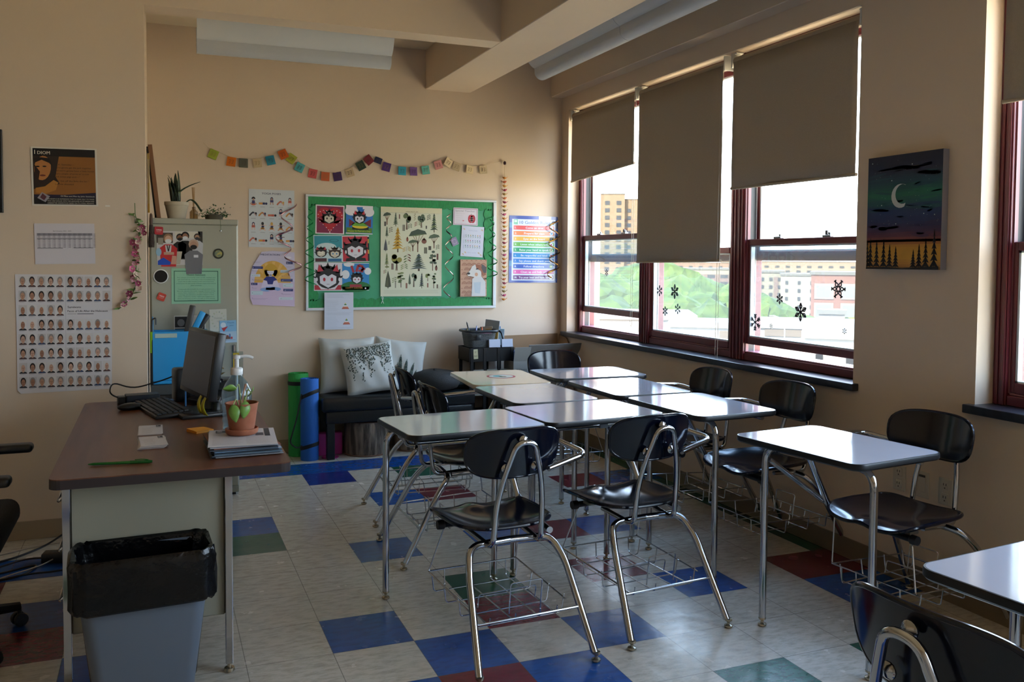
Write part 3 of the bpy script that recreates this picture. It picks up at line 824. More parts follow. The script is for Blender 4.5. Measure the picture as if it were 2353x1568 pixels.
# ---- garland of little birds
bg = thing('bird_garland', 'hanging string of small stuffed fabric birds between board and rules chart', 'garland', (2.019, YB - .02, 0))
MB().tube([(0, 0, 2.24), (-.003, -.003, 1.7), (.003, -.003, 1.115)], .0014, string, 5).build('string', bg)
MB().lathe([(.004, 0), (.011, .006), (.011, .022), (.003, .03)], mat('tassel_dark', '#3a1620', .8), 10, (0, 0, 2.205)).build('tassel', bg)
BC = ['#c07a2a', '#a8502c', '#b8862e', '#a03048', '#9a7a34', '#b86a3c', '#8a2a40', '#c89038', '#7a6a34', '#b04a6a']
for i in range(31):
    z = 2.1 - i * .0325
    m = mat('bird_%d' % (i % 10), BC[i % 10], .7)
    b = MB()
    s = 1 if i % 2 else -1
    b.ball((0, 0, 0), .0105, m, 2, sc=(1.3, 1, .9))
    b.ball((s * .012, 0, .005), .0065, m, 1)
    b.add([(s * -.01, -.004, 0), (s * -.01, .004, 0), (s * -.03, -.006, .012), (s * -.03, .006, .012), (s * -.012, 0, -.005)], [(0, 1, 3, 2), (0, 2, 4), (1, 4, 3), (2, 3, 4), (0, 4, 1)], m)
    b.add([(s * .018, -.002, .006), (s * .018, .002, .006), (s * .025, 0, .004)], [(0, 1, 2), (2, 1, 0)], mat('beak', '#d8b44a', .5))
    b.build('bird', bg, (random.uniform(-.003, .003), -.003, z))
# ------------------------------------------------------------------ room shell
WALL = '#cfbda8'
wall_m = mat('wall_paint', WALL, .6, noise=(1.3, '#cab7a1', .3, .7), bump=(160, .03))
ceil_m = mat('ceiling_paint', '#d0c2aa', .7)
beam_m = wall_m

# floor of vinyl tiles: one quad per tile, the pigment in Col, seams and flecks from the material
fm = bpy.data.materials.new('vinyl_tile'); fm.use_nodes = True
nt = fm.node_tree; b = nt.nodes['Principled BSDF']
b.inputs['Roughness'].default_value = .22
b.inputs['Specular IOR Level'].default_value = .5
L = nt.links.new
at = nt.nodes.new('ShaderNodeAttribute'); at.attribute_name = 'Col'
tc = nt.nodes.new('ShaderNodeTexCoord')
no = nt.nodes.new('ShaderNodeTexNoise'); no.inputs['Scale'].default_value = 26; no.inputs['Detail'].default_value = 6; no.inputs['Roughness'].default_value = .7
mp = nt.nodes.new('ShaderNodeMapping'); mp.inputs['Scale'].default_value = (.55, 1.6, 1); mp.inputs['Rotation'].default_value = (0, 0, .35)
L(tc.outputs['Object'], mp.inputs['Vector']); L(mp.outputs['Vector'], no.inputs['Vector'])
rp_ = nt.nodes.new('ShaderNodeValToRGB'); rp_.color_ramp.elements[0].position = .34; rp_.color_ramp.elements[0].color = (.62, .6, .56, 1); rp_.color_ramp.elements[1].position = .56; rp_.color_ramp.elements[1].color = (1, 1, 1, 1)
L(no.outputs['Fac'], rp_.inputs['Fac'])
m1 = nt.nodes.new('ShaderNodeMix'); m1.data_type = 'RGBA'; m1.blend_type = 'MULTIPLY'; m1.inputs['Factor'].default_value = .75
L(at.outputs['Color'], m1.inputs['A']); L(rp_.outputs['Color'], m1.inputs['B'])
sx = nt.nodes.new('ShaderNodeSeparateXYZ'); L(tc.outputs['Object'], sx.inputs[0])
def seam(axis):
    d = nt.nodes.new('ShaderNodeMath'); d.operation = 'DIVIDE'; L(sx.outputs[axis], d.inputs[0]); d.inputs[1].default_value = T
    f = nt.nodes.new('ShaderNodeMath'); f.operation = 'PINGPONG'; L(d.outputs[0], f.inputs[0]); f.inputs[1].default_value = .5
    # distance from the nearest whole number
    c = nt.nodes.new('ShaderNodeMath'); c.operation = 'LESS_THAN'; L(f.outputs[0], c.inputs[0]); c.inputs[1].default_value = .0042
    return c
a1, a2 = seam('X'), seam('Y')
mxn = nt.nodes.new('ShaderNodeMath'); mxn.operation = 'MAXIMUM'; L(a1.outputs[0], mxn.inputs[0]); L(a2.outputs[0], mxn.inputs[1])
sf = nt.nodes.new('ShaderNodeMath'); sf.operation = 'MULTIPLY'; L(mxn.outputs[0], sf.inputs[0]); sf.inputs[1].default_value = .65
m2 = nt.nodes.new('ShaderNodeMix'); m2.data_type = 'RGBA'; L(sf.outputs[0], m2.inputs['Factor']); L(m1.outputs['Result'], m2.inputs['A']); m2.inputs['B'].default_value = (.07, .06, .05, 1)
L(m2.outputs['Result'], b.inputs['Base Color'])
n2 = nt.nodes.new('ShaderNodeTexNoise'); n2.inputs['Scale'].default_value = 9; n2.inputs['Detail'].default_value = 5; L(tc.outputs['Object'], n2.inputs['Vector'])
bp = nt.nodes.new('ShaderNodeBump'); bp.inputs['Strength'].default_value = .12; bp.inputs['Distance'].default_value = .02; L(n2.outputs['Fac'], bp.inputs['Height']); L(bp.outputs['Normal'], b.inputs['Normal'])
rr = nt.nodes.new('ShaderNodeMapRange'); L(n2.outputs['Fac'], rr.inputs['Value']); rr.inputs['To Min'].default_value = .14; rr.inputs['To Max'].default_value = .34; L(rr.outputs[0], b.inputs['Roughness'])

BEI, BLU, RED, GRN, DBL, TEA = '#c6c0b2', '#1d4f95', '#6e1c28', '#1e5742', '#27357f', '#1e5742'
TILE = {}
for c, r in ((0, 0), (1, 1), (3, 1), (2, 2), (0, 2), (7, 1), (5, 0), (5, -3), (7, -6), (8, -6), (-1, -5), (1, -3), (2, -6), (-4, -4), (-4, -2), (-3, 0), (3, -3), (-5, -4), (8, 1)):
    TILE[c, r] = BLU
for c in range(-2, 5):
    TILE[c, -9] = BLU
TILE[1, -8] = DBL
for c, r in ((2, 0), (1, 2), (7, 0), (4, -1), (4, -3), (6, -6), (3, -6), (-5, -3), (-4, -1), (-5, -1), (5, -9), (6, -9), (8, 0)):
    TILE[c, r] = RED
for c, r in ((2, -1), (4, 3), (6, 3), (7, 4), (-1, -4), (3, -8)):
    TILE[c, r] = GRN
for r in range(-10, 0):
    TILE.setdefault((8, r), GRN)
rt = random.Random(5)
for c in range(-16, 9):
    for r in range(4, 22):
        if rt.random() < .16:
            TILE.setdefault((c, r), rt.choice([BLU, RED, GRN])) if (c < -2 or r > 6) else None
F = MB()
for c in range(-16, 9):
    for r in range(-11, 21):
        x0, x1 = max(c * T, XL), min((c + 1) * T, XW)
        y0, y1 = max(-(r + 1) * T, YF), min(-r * T, YB)
        if x1 <= x0 or y1 <= y0:
            continue
        col = hx(TILE.get((c, r), BEI))
        k = 1 + .05 * (rt.random() - .5)
        F.add([(x0, y0, 0), (x1, y0, 0), (x1, y1, 0), (x0, y1, 0)], [(0, 1, 2, 3)], fm, color=tuple(v * k for v in col))
F.box(XL - .2, XW + .3, YF - .2, YB + .2, -.3, -.001, mat('slab', '#77736c', .9))
struct(F, 'floor', 'pale vinyl tile floor with scattered blue, red and green tiles')

struct(MB().box(XL - .2, XW + .31, YF - .2, YB + .2, ZC, ZC + .2, ceil_m), 'ceiling')
struct(MB().box(XJ, XW + .31, YB, YB + .2, 0, ZC, wall_m), 'wall_back', 'tan back wall of the alcove')
struct(MB().box(XL - .2, XJ, YL, YB + .2, 0, ZC, wall_m), 'wall_left', 'tan wall left of the alcove, facing the desks')
struct(MB().box(XL - .2, XL, YF - .2, YL, 0, ZC, wall_m), 'wall_side')
struct(MB().box(XL - .2, XW + .31, YF - .2, YF, 0, ZC, wall_m), 'wall_front')

SZ, HZ = .86, 2.663             # sill top, window head
OP = [(-.155, 3.03), (-4.02, -.835), (-6.0, -4.7)]
W = MB()
WX1 = XW + .3
W.box(XW, WX1, YF - .2, YB, 0, SZ - .02, wall_m)
W.box(XW, WX1, YF - .2, YB, HZ, ZC, wall_m)
W.box(XW, WX1, 3.03, YB, SZ - .02, HZ, wall_m)
W.box(XW, WX1, -.835, -.155, SZ - .02, HZ, wall_m)
W.box(XW, WX1, -4.7, -4.02, SZ - .02, HZ, wall_m)
W.box(XW, WX1, YF - .2, -6.0, SZ - .02, HZ, wall_m)
struct(W, 'wall_right', 'tan window wall with a broad pillar between the windows')

struct(MB().box(1.362, 1.731, YF, YB, ZB, ZC, beam_m, .004, seg=1), 'trim_1', 'ceiling beam running from the back wall towards the camera')
struct(MB().box(XJ - .001, 1.3625, YL, YL + .165, ZB, ZC, beam_m), 'trim_2', 'beam across the mouth of the alcove')
struct(MB().box(2.425, XW, YF, YB, 2.775, ZC, beam_m, .004, seg=1), 'trim_3', 'boxed ledge above the windows')
stone = mat('sill_stone', '#23262c', .28, noise=(30, '#2e3138', .4, .7))
struct(MB().box(2.497, 2.66, -.19, 3.075, SZ - .036, SZ, stone, .004), 'trim_4', 'black stone sill under the three windows')
struct(MB().box(2.497, 2.66, -4.05, -.805, SZ - .036, SZ, stone, .004), 'trim_5', 'black stone sill beyond the pillar')
struct(MB().box(2.497, 2.66, -6.0, -4.67, SZ - .036, SZ, stone, .004), 'trim_6', 'added black stone sill under the unseen window near the front wall')  # goes with the added window out of view
cove = mat('cove_base', '#9a8a72', .45)
struct(MB().box(XJ, XW, YB - .008, YB, 0, .1, cove, .003), 'baseboard_back')
struct(MB().box(XL, XJ + .006, YL - .008, YL, 0, .096, cove, .003), 'baseboard_left')
struct(MB().box(XW - .008, XW, YF, YB - .008, 0, .1, mat('cove_dark', '#75654e', .45), .003), 'baseboard_right')

# ------------------------------------------------------------------ windows
red = mat('window_red', '#5e1d26', .35)
redl = mat('window_liner', '#8a5a5e', .35)
trk = mat('sash_track', '#14161a', .4)
bead = mat('glazing_bead', '#c6d2dc', .3)
alu = mat('sash_metal', '#9aa0a6', .3, metal=.8)
pane_m = glass_mat('pane', '#f4f8f8')
pane_h = glass_mat('pane_hazy', '#eaf2f4', haze=.02)  # paler look of overlapping glass mixed in as a slight haze
FX0, FX1 = 2.632, 2.76          # frame depth

def window(n, y0, y1, low0, up0, label, jl=.075, jr=.075):
    w = thing('window_%d' % n, label, 'window', (0, (y0 + y1) / 2, SZ))
    tag(w, kind='structure')
    c = (y0 + y1) / 2
    A, B = y0 - c, y1 - c
    def bx(mb, x0, x1, ya, yb, za, zb, m, bev=.003):
        mb.box(x0, x1, ya, yb, za - SZ, zb - SZ, m, bev, seg=1)
    f = MB()
    bx(f, FX0, FX1, A, A + jr, SZ, HZ, red); bx(f, FX0, FX1, B - jl, B, SZ, HZ, red)
    bx(f, FX0 + .008, FX1, A + jr, B - jl, SZ, SZ + .042, red); bx(f, FX0 + .02, FX1, A + jr, B - jl, SZ + .042, SZ + .052, redl); bx(f, FX0, FX1, A + jr, B - jl, HZ - .05, HZ, red)
    for k in range(2):                                   # ribs on the jambs
        bx(f, FX0 - .006, FX0, A + .012 + k * .028, A + .026 + k * .028, SZ, HZ, red, .002)
        bx(f, FX0 - .006, FX0, B - .026 - k * .028, B - .012 - k * .028, SZ, HZ, red, .002)
    f.build('frame', w)
    t = MB()
    for s, e in ((1, A + jr), (-1, B - jl)):
        bx(t, 2.648, 2.668, min(e, e + s * .006), max(e, e + s * .006), SZ + .05, HZ - .05, redl, 0)
        bx(t, 2.668, 2.706, min(e, e + s * .005), max(e, e + s * .005), SZ + .05, HZ - .05, trk, 0)
        bx(t, 2.706, 2.712, min(e, e + s * .007), max(e, e + s * .007), SZ + .05, HZ - .05, bead, 0)
    t.build('sash_track', w)
    def sash(nm, x0, x1, z0, z1, st, br, tr, pm):
        s = MB()
        ya, yb = A + jr - .004, B - jl + .004
        bx(s, x0, x1, ya, ya + st, z0, z1, red); bx(s, x0, x1, yb - st, yb, z0, z1, red)
        bx(s, x0 - .004, x1, ya + st, yb - st, z0, z0 + br, red); bx(s, x0 - .004, x1, ya + st, yb - st, z1 - tr, z1, red)
        so = s.build(nm, w)
        g = MB()
        for (u0, u1, v0, v1) in ((ya + st, ya + st + .01, z0 + br, z1 - tr), (yb - st - .01, yb - st, z0 + br, z1 - tr), (ya + st, yb - st, z0 + br, z0 + br + .008), (ya + st, yb - st, z1 - tr - .008, z1 - tr)):
            bx(g, x0 + .004, x1 - .004, u0, u1, v0, v1, bead, 0)
        g.build('glazing_bead', so)
        p = MB()
        xm = (x0 + x1) / 2
        bx(p, xm - .0015, xm + .0015, ya + st, yb - st, z0 + br, z1 - tr, pm, 0)
        p.build('pane', so)
        return so
    lo = sash('lower_sash', 2.65, 2.684, low0, low0 + .615, .03, .042, .036, pane_h)
    sash('upper_sash', 2.712, 2.744, up0, HZ - .04, .03, .055, .04, pane_m)
    for k in (.3, .72):
        l = MB()
        yy = A + jr + (B - A - jl - jr) * k
        z = low0 + .615
        bx(l, 2.652, 2.68, yy - .03, yy + .03, z, z + .012, alu)
        bx(l, 2.66, 2.672, yy - .02, yy - .006, z + .012, z + .026, alu)
        if k < .5:
            bx(l, 2.66, 2.675, yy + .002, yy + .018, z + .012, z + .036, mat('latch_dark', '#4a4448', .4))
        l.build('sash_latch', w)
    return w

window(1, 1.98, 3.03, 1.028, 1.432, 'far window beside the back wall, sash raised, tower seen through it', .055, .065)
window(2, .905, 1.98, .913, 1.44, 'middle window, mostly covered by the longest blind', .065, .07)
window(3, -.155, .905, .957, 1.448, 'near window before the pillar with large snowflake stickers', .07, .06)
window(4, -1.92, -.835, .913, 1.47, 'window beyond the pillar at the right edge', .06, .065)
window(5, -2.98, -1.92, .913, 1.47, 'added unseen window, second beyond the pillar, to light the left wall', .065, .065)  # this and the next two are added out of view to light the left wall
window(6, -4.02, -2.98, .913, 1.47, 'added unseen window, third beyond the pillar, to light the left wall', .065, .06)
window(7, -6.0, -4.7, .913, 1.47, 'added unseen window near the front wall, to light the left wall', .06, .06)

# ------------------------------------------------------------------ roller blinds
fab = mat('blind_fabric', '#a89a86', .8, noise=(220, '#a09280', .3, .7))
cas = mat('blind_tube', '#c4b8a6', .45)
plast = mat('white_plastic', '#d0ccc2', .4)
chain = mat('bead_chain', '#b8b2a4', .35)

def blind(y0, y1, z_far, z_near, label, chain_y=None, chain_z=1.0):
    o = thing('roller_blind', label, 'blind', (2.572, (y0 + y1) / 2, 2.603))
    c = (y0 + y1) / 2
    A, B = y0 - c, y1 - c
    MB().tube([(0, A + .012, 0), (0, B - .012, 0)], .03, fab, 20).build('roller', o)
    h = MB()
    n = 24
    vs, fs = [], []
    for i in range(n + 1):
        t = i / n
        y = A + .02 + (B - A - .04) * t
        zb = z_near + (z_far - z_near) * t - 2.603
        for k in range(9):
            u = k / 8
            z = -.004 + (zb + .004) * u
            x = -.03 + .004 * sin(t * 9 + u * 3) * u
            vs.append((x, y, z))
    for i in range(n):
        for k in range(8):
            a = i * 9 + k
            fs.append((a, a + 1, a + 10, a + 9))
    h.add(vs, fs, fab, True)
    f = h.build('fabric', o)
    md = f.modifiers.new('s', 'SOLIDIFY'); md.thickness = .0012
    MB().tube([(-.028, A + .014, z_near - 2.603 + .004), (-.028, B - .014, z_far - 2.603 + .004)], .0085, fab, 10).build('hem_bar', o)
    for s, e in ((1, A), (-1, B)):
        b = MB()
        b.box(-.035, .035, min(e, e + s * .012), max(e, e + s * .012), -.035, .05, plast, .004)
        b.box(-.02, .03, min(e, e + s * .03), max(e, e + s * .03), .044, .052, plast, .002)
        b.build('bracket', o)
    if chain_y is not None:
        cy = chain_y - c
        p = []
        zt = chain_z - 2.603
        for i in range(2):
            p.append([(-.042, cy + .012 * (i * 2 - 1), 0), (-.042, cy + .012 * (i * 2 - 1), zt)])
        q = [(-.03, cy - .012, .0)] + p[0][1:] + [(-.042, cy, zt - .014)] + p[1][1:] + [(-.03, cy + .012, .0)]
        MB().tube(arc(q, .012, 4), .0015, chain, 5).build('bead_chain', o)
    return o
blind(1.965, 3.0, 2.075, 2.127, 'short tan roller blind on the far window', 1.975, .99)
blind(.93, 1.94, 1.432, 1.442, 'longest tan roller blind covering the middle window', .955, .84)
blind(-.15, .868, 1.864, 1.86, 'tan roller blind on the near window before the pillar')
blind(-1.9, -.9, 2.077, 2.08, 'tan roller blind at the right edge beyond the pillar')
blind(-2.96, -1.94, 2.46, 2.46, 'raised tan roller blind on the first added unseen window')  # this and the next hang on added windows, kept high to let light in
blind(-4.0, -3.0, 2.4, 2.4, 'raised tan roller blind on the second added unseen window')

# ------------------------------------------------------------------ snowflake stickers on the panes
flake_m = mat('sticker_grey', '#4c4a56', .4)
flake_b = mat('sticker_blue', '#3d5a66', .4)
def flake(y, z, r, style, m, label):
    mb = MB()
    wd = r * .07
    for k in range(6):
        an = radians(60 * k + 30 * (style == 0) + 90)
        u = Vector((0, cos(an), sin(an))); v = Vector((0, -sin(an), cos(an)))
        def st(p, q, w=wd):
            d = (q - p).normalized(); nrm = Vector((0, -d.z, d.y)) * w
            mb.add([p - nrm, p + nrm, q + nrm, q - nrm] + [x + Vector((-.0006, 0, 0)) for x in (p - nrm, p + nrm, q + nrm, q - nrm)], [(0, 1, 2, 3), (7, 6, 5, 4), (0, 4, 5, 1), (1, 5, 6, 2), (2, 6, 7, 3), (3, 7, 4, 0)], m)
        Z = Vector((0, 0, 0))
        if style == 0:
            c = [u * r * .25, u * r * .45 + v * r * .2, u * r * .78, u * r * .45 - v * r * .2]
            for i in range(4):
                st(c[i], c[(i + 1) % 4])
            st(u * r * .78, u * r * .98); st(u * r * .82, u * r * .95 + v * r * .16); st(u * r * .82, u * r * .95 - v * r * .16)
            st(u * r * .25 + v * r * .0, Vector((0, cos(an + pi / 3), sin(an + pi / 3))) * r * .25)
        elif style == 1:
            st(Z, u * r)
            for k2 in (.45, .7):
                st(u * r * k2, u * r * (k2 + .25) + v * r * .22); st(u * r * k2, u * r * (k2 + .25) - v * r * .22)
        else:
            st(Z, u * r, wd * 1.3); st(u * r * .3, u * r * .62 + v * r * .22); st(u * r * .3, u * r * .62 - v * r * .22)
            st(u * r * .62 + v * r * .22, u * r); st(u * r * .62 - v * r * .22, u * r)
    o = mb.build('snowflake_sticker', None, (2.6645, y, z))
    tag(o, label, 'sticker', 'snowflake stickers on the window panes')
for y, z, r, s, m, l in ((.098, 1.304, .052, 0, flake_m, 'largest petal-shaped snowflake sticker, high on the near pane'), (.378, 1.169, .05, 2, flake_m, 'lacy diamond snowflake sticker in the middle of the near pane'),
                         (.552, 1.233, .03, 2, flake_m, 'small bold snowflake sticker beside the beige building on the near pane'), (.765, 1.088, .05, 1, flake_m, 'branched snowflake sticker low at the left of the near pane'),
                         (.048, 1.091, .016, 1, flake_m, 'tiny six-armed sticker low by the pillar'), (.622, 1.076, .014, 1, flake_m, 'tiny sticker right of the low branched snowflake'),
                         (1.627, 1.237, .05, 2, flake_b, 'largest blue-grey snowflake sticker on the middle pane'), (1.82, 1.236, .038, 1, flake_b, 'branched blue-grey sticker at the left of the middle pane'),
                         (1.587, 1.121, .036, 1, flake_b, 'blue-grey sticker above the street lamp on the middle pane'), (1.743, 1.098, .034, 2, flake_b, 'lowest left blue-grey sticker on the middle pane'),
                         (2.595, 1.351, .026, 1, flake_m, 'lone small sticker on the far pane before the tower')):
    flake(y, z, r, s, m, l)

# ------------------------------------------------------------------ ceiling lights
lw = mat('fixture_white', '#c9ccce', .4)
lwp = mat('fixture_mesh', '#b9bdc2', .5, bump=(400, .2))
def light_fixture(label, L_, loc, rz, segs=1, cords=()):
    o = thing('ceiling_light', label, 'ceiling light', loc, rz)
    seg = L_ / segs
    for k in range(segs):
        x0 = -L_ / 2 + k * seg + .002; x1 = x0 + seg - .004
        # lower trough
        prof = [(.058 * cos(radians(a)), .05 + .058 * sin(radians(a))) for a in range(200, 341, 14)]
        prof = [(-.056, .068)] + prof + [(.056, .068)]
        inner = [(y * .95, z + .003) for y, z in prof][::-1]
        pl = prof + inner
        h = MB()
        vs = [(x0, y, z) for y, z in pl] + [(x1, y, z) for y, z in pl]
        n = len(pl)
        fs = [(i, (i + 1) % n, n + (i + 1) % n, n + i) for i in range(n)]
        np_ = len(prof)
        for base, flip in ((0, 1), (n, 0)):
            for i in range(np_ - 1):
                q = (base + i, base + i + 1, base + n - 2 - i, base + n - 1 - i)
                fs.append(q if flip else q[::-1])
        h.add(vs, fs, lwp, True)
        h.build('lower_trough', o)
        # curved upper wings
        u = MB()
        for s in (-1, 1):
            pr = [(s * (.045 + .095 * t), .066 + .1 * t ** 2.2 + .012 * t) for t in [i / 8 for i in range(9)]]
            q = pr + [(y, z + .005) for y, z in pr][::-1]
            vs = [(x0, y, z) for y, z in q] + [(x1, y, z) for y, z in q]
            n = len(q)
            fs = [(i, (i + 1) % n, n + (i + 1) % n, n + i) for i in range(n)]
            for i in range(8):
                fs.append((i, i + 1, n - 2 - i, n - 1 - i)); fs.append((n + i, n + i + 1, 2 * n - 2 - i, 2 * n - 1 - i))
            u.add(vs, fs, lw, True)
        u.box(x0, x1, -.045, .045, .066, .1, lw, .003)
        u.build('reflector', o)
    for x in (cords or (-L_ / 2 + .012, L_ / 2 - .1)):
        MB().tube([(x, 0, .1), (x, 0, ZC - loc[2])], .002, alu, 6).build('hanging_cable', o)
    MB().tube(arc([(L_ / 2 - .06, 0, .1), (L_ / 2 - .12, 0, .2), (L_ / 2 - .02, 0, .22), (L_ / 2 - .02, .02, ZC - loc[2])], .05), .004, lw, 6).build('power_cord', o)
    return o
light_fixture('white hanging strip light in the alcove before the back wall', 1.215, (.262, 2.32, 2.708), radians(-1.2))
light_fixture('long white hanging strip light above the window-side desks', 6.1, (1.945, -.8, 2.715), radians(-90), 5, (-3.0, -1.8, -.6, .6, 1.8, 3.0))

# ------------------------------------------------------------------ moon painting and sockets on the pillar
a = Art(.418, .512, '#16203a', thick=.034, back='#8a8890')
bands = [(0, '#141d33'), (.13, '#182440'), (.24, '#164452'), (.34, '#176650'), (.42, '#175256'), (.5, '#16305c'), (.58, '#1c2a56'), (.66, '#3c2446'), (.71, '#5a2a3c'), (.75, '#8a4a34'), (.8, '#c08a2c'), (.9, '#c2902e'), (.96, '#b07a34'), (1, '#6a4a24')]
def lerp_hex(c1, c2, t):
    v = [int(int(c1[i:i + 2], 16) * (1 - t) + int(c2[i:i + 2], 16) * t) for i in (1, 3, 5)]
    return '#%02x%02x%02x' % tuple(v)
rp2 = random.Random(4)
N = 46
for i in range(N):
    y0, y1 = i / N, (i + 1) / N
    t = (y0 + y1) / 2
    for (p0, c0), (p1, c1) in zip(bands, bands[1:]):
        if p0 <= t <= p1:
            a.rect(0, y0, 1, y1, lerp_hex(c0, c1, (t - p0) / (p1 - p0)))
for i in range(46):
    x, y = rp2.random(), .05 + rp2.random() * .68
    for (p0, c0), (p1, c1) in zip(bands, bands[1:]):
        if p0 <= y <= p1:
            cc = lerp_hex(c0, c1, min(1, max(0, (y - p0) / (p1 - p0) + rp2.uniform(-.6, .6))))
    w_ = .06 + .2 * rp2.random()
    a.ell(min(max(x, w_), 1 - w_), y, w_, .008 + .012 * rp2.random(), cc, 2, 10, rot=rp2.uniform(-8, 8))
for i in range(60):
    s = .002 if i > 6 else .006
    a.ell(.04 + rp2.random() * .92, .04 + rp2.random() * .6, s * 1.2, s, '#b8c8c8', 3, 6)
mo = []
for i in range(15):
    an = radians(-60 - 235 * i / 14); mo.append((.465 + .125 * cos(an), .36 + .105 * sin(an)))
for i in range(15):
    an = radians(65 + 230 * (i) / 14); mo.append((.495 + .1 * cos(an), .345 + .086 * sin(an)))
for i in range(14):
    q = [mo[i], mo[i + 1], mo[28 - i], mo[29 - i]]
    a.poly(q, '#b9c2c0', 4)
for x, h in ((.015, .24), (.06, .26), (.15, .24), (.25, .25), (.335, .2), (.42, .18), (.655, .15), (.73, .2), (.815, .25), (.92, .32)):
    y = .985
    w_ = .045 + h * .06
    a.rect(x - .004, y - h, x + .004, y, '#0c0d10', 5)
    for k in range(6):
        t = k / 6; yy = y - h + h * .95 * t
        xx0, xx1 = max(0, x - w_ * (.2 + .8 * t)), x + w_ * (.2 + .8 * t)
        a.poly([(x, yy - .01), (xx1, yy + h * .19), (x, yy + h * .15), (xx0, yy + h * .19)], '#0c0d10', 5)
a.poly([(0, .985), (.3, .98), (.5, .99), (.8, .975), (.98, .97), (.98, 1), (0, 1)], '#0c0d10', 6)
a.build('moon_painting', 'canvas painting of a crescent moon over black pines on the pillar', 'painting', (XW - .002, -.468, 1.667), rz=radians(-90))

pl = mat('socket_plate', '#b8b0a0', .4)
pd = mat('socket_slot', '#2a2622', .5)
def socket(y, z, duplex, label):
    o = thing('wall_socket', label, 'socket', (XW, y, z), radians(-90))
    p = MB().box(-.036, .036, -.006, 0, -.058, .058, pl, .003)
    p.build('face_plate', o)
    q = MB()
    if duplex:
        for s in (-1, 1):
            q.box(-.018, .018, -.009, -.005, s * .027 - .02, s * .027 + .02, pl, .003)
            for x in (-.007, .006):
                q.box(x - .0015, x + .0015, -.0096, -.0088, s * .027 - .001, s * .027 + .009, pd)
            q.lathe([(.003, 0), (.003, .0008)], pd, 8, M=Matrix.Translation((0, -.0088, s * .027 - .011)) @ Matrix.Rotation(pi / 2, 4, 'X'))
    else:
        q.box(-.018, .018, -.009, -.005, -.034, .034, pl, .003)
        q.box(-.02, .02, -.0098, -.009, .034, .044, pd)
    q.build('socket_face', o)
    return o
socket(-.457, .468, True, 'beige double socket, the far one of three low on the pillar')
socket(-.585, .468, False, 'beige blank wall plate between the two double sockets')
socket(-.708, .466, True, 'beige double socket, the near one of three low on the pillar')
hk = MB().tube(arc([(0, 0, 0), (0, 0, -.03), (-.03, 0, -.045), (-.05, 0, -.02)], .02), .004, alu, 8)
tag(hk.build('ceiling_hook', None, (2.43, -.75, 2.62)), 'small metal hook high on the pillar wall', 'hook')
# ------------------------------------------------------------------ student desks with attached chairs
chrome = mat('chrome', '#b4b6ba', .1, metal=1.0)
wire = mat('bright_wire', '#b8babd', .18, metal=1.0)
lam = mat('white_laminate', '#b9bbc4', .1, coat=.6, noise=(3, '#b2b5c0', .3, .7))
tan_l = mat('tan_laminate', '#b3a284', .12, coat=.5)
blk = mat('black_edge', '#0d0e11', .35)
navy = mat('navy_plastic', '#060916', .13, spec=.45)
nick = mat('nickel_glide', '#b0a48e', .25, metal=.9)
bplug = mat('black_rubber', '#101012', .5)

def seat_pts(n=26, m=20, w=.4, d=.4):
    """scooped shell, sitter faces +y; u across, v front to back"""
    top = []
    for j in range(m + 1):
        row = []
        for i in range(n + 1):
            u = i / n * 2 - 1; v = j / m * 2 - 1            # v -1 rear, +1 front
            # superellipse outline
            e = 5.0
            k = (abs(u) ** e + abs(v) ** e) ** (1 / e)
            mx = max(abs(u), abs(v), 1e-6)
            s = mx / k if k > 1e-6 else 1
            x = u * s * w / 2; y = v * s * d / 2
            wf = 1 - .06 * max(0, -v)                          # a little narrower at the back
            x *= wf
            un, vn = x / (w / 2), y / (d / 2)
            z = .022 * abs(un) ** 3 * (1 - .2 * vn) - .016 * max(0, 1 - un * un) * max(0, 1 - (vn + .15) ** 2)
            z += .02 * max(0, -vn - .35) ** 2 * 2 - .035 * max(0, vn - .55) ** 2 * 2.2
            z += .012 * math.exp(-((un) / .22) ** 2) * max(0, vn) ** 2
            row.append((x, y, z))
        top.append(row)
    return top

def shell(top, th, m, nrm=(0, 0, -1), rim=None):
    """closed shell from a grid of points"""
    mb = MB()
    M_, N_ = len(top), len(top[0])
    vs = [p for r in top for p in r]
    k = len(vs)
    vs2 = [(p[0] + nrm[0] * th, p[1] + nrm[1] * th, p[2] + nrm[2] * th) for p in vs]
    fs = []
    for j in range(M_ - 1):
        for i in range(N_ - 1):
            a = j * N_ + i
            fs.append((a, a + 1, a + N_ + 1, a + N_)); fs.append((k + a, k + a + N_, k + a + N_ + 1, k + a + 1))
    edge = [i for i in range(N_)] + [j * N_ + N_ - 1 for j in range(1, M_)] + [(M_ - 1) * N_ + i for i in range(N_ - 2, -1, -1)] + [j * N_ for j in range(M_ - 2, 0, -1)]
    for q in range(len(edge)):
        a, b_ = edge[q], edge[(q + 1) % len(edge)]
        fs.append((a, k + a, k + b_, b_))
    mb.add(vs + vs2, fs, m, True)
    if rim:
        mb.tube([tuple(Vector(vs[e]) + Vector(nrm) * th / 2) for e in edge], rim, m, 8, closed=True)
    return mb

def back_pts(n=24, m=10, w=.375, h=.178):
    rows = []
    for j in range(m + 1):
        r = []
        for i in range(n + 1):
            u = i / n * 2 - 1; v = j / m * 2 - 1
            # rounded-end outline
            e = 3.2
            k = (abs(u) ** e + abs(v) ** e) ** (1 / e); mx = max(abs(u), abs(v), 1e-6); s = mx / k if k > 1e-6 else 1
            x = u * s * w / 2 * (1 + .03 * v); z = v * s * h / 2
            y = .055 * (x / (w / 2)) ** 2 - z * .2
            r.append((x, y, z))
        rows.append(r)
    return rows

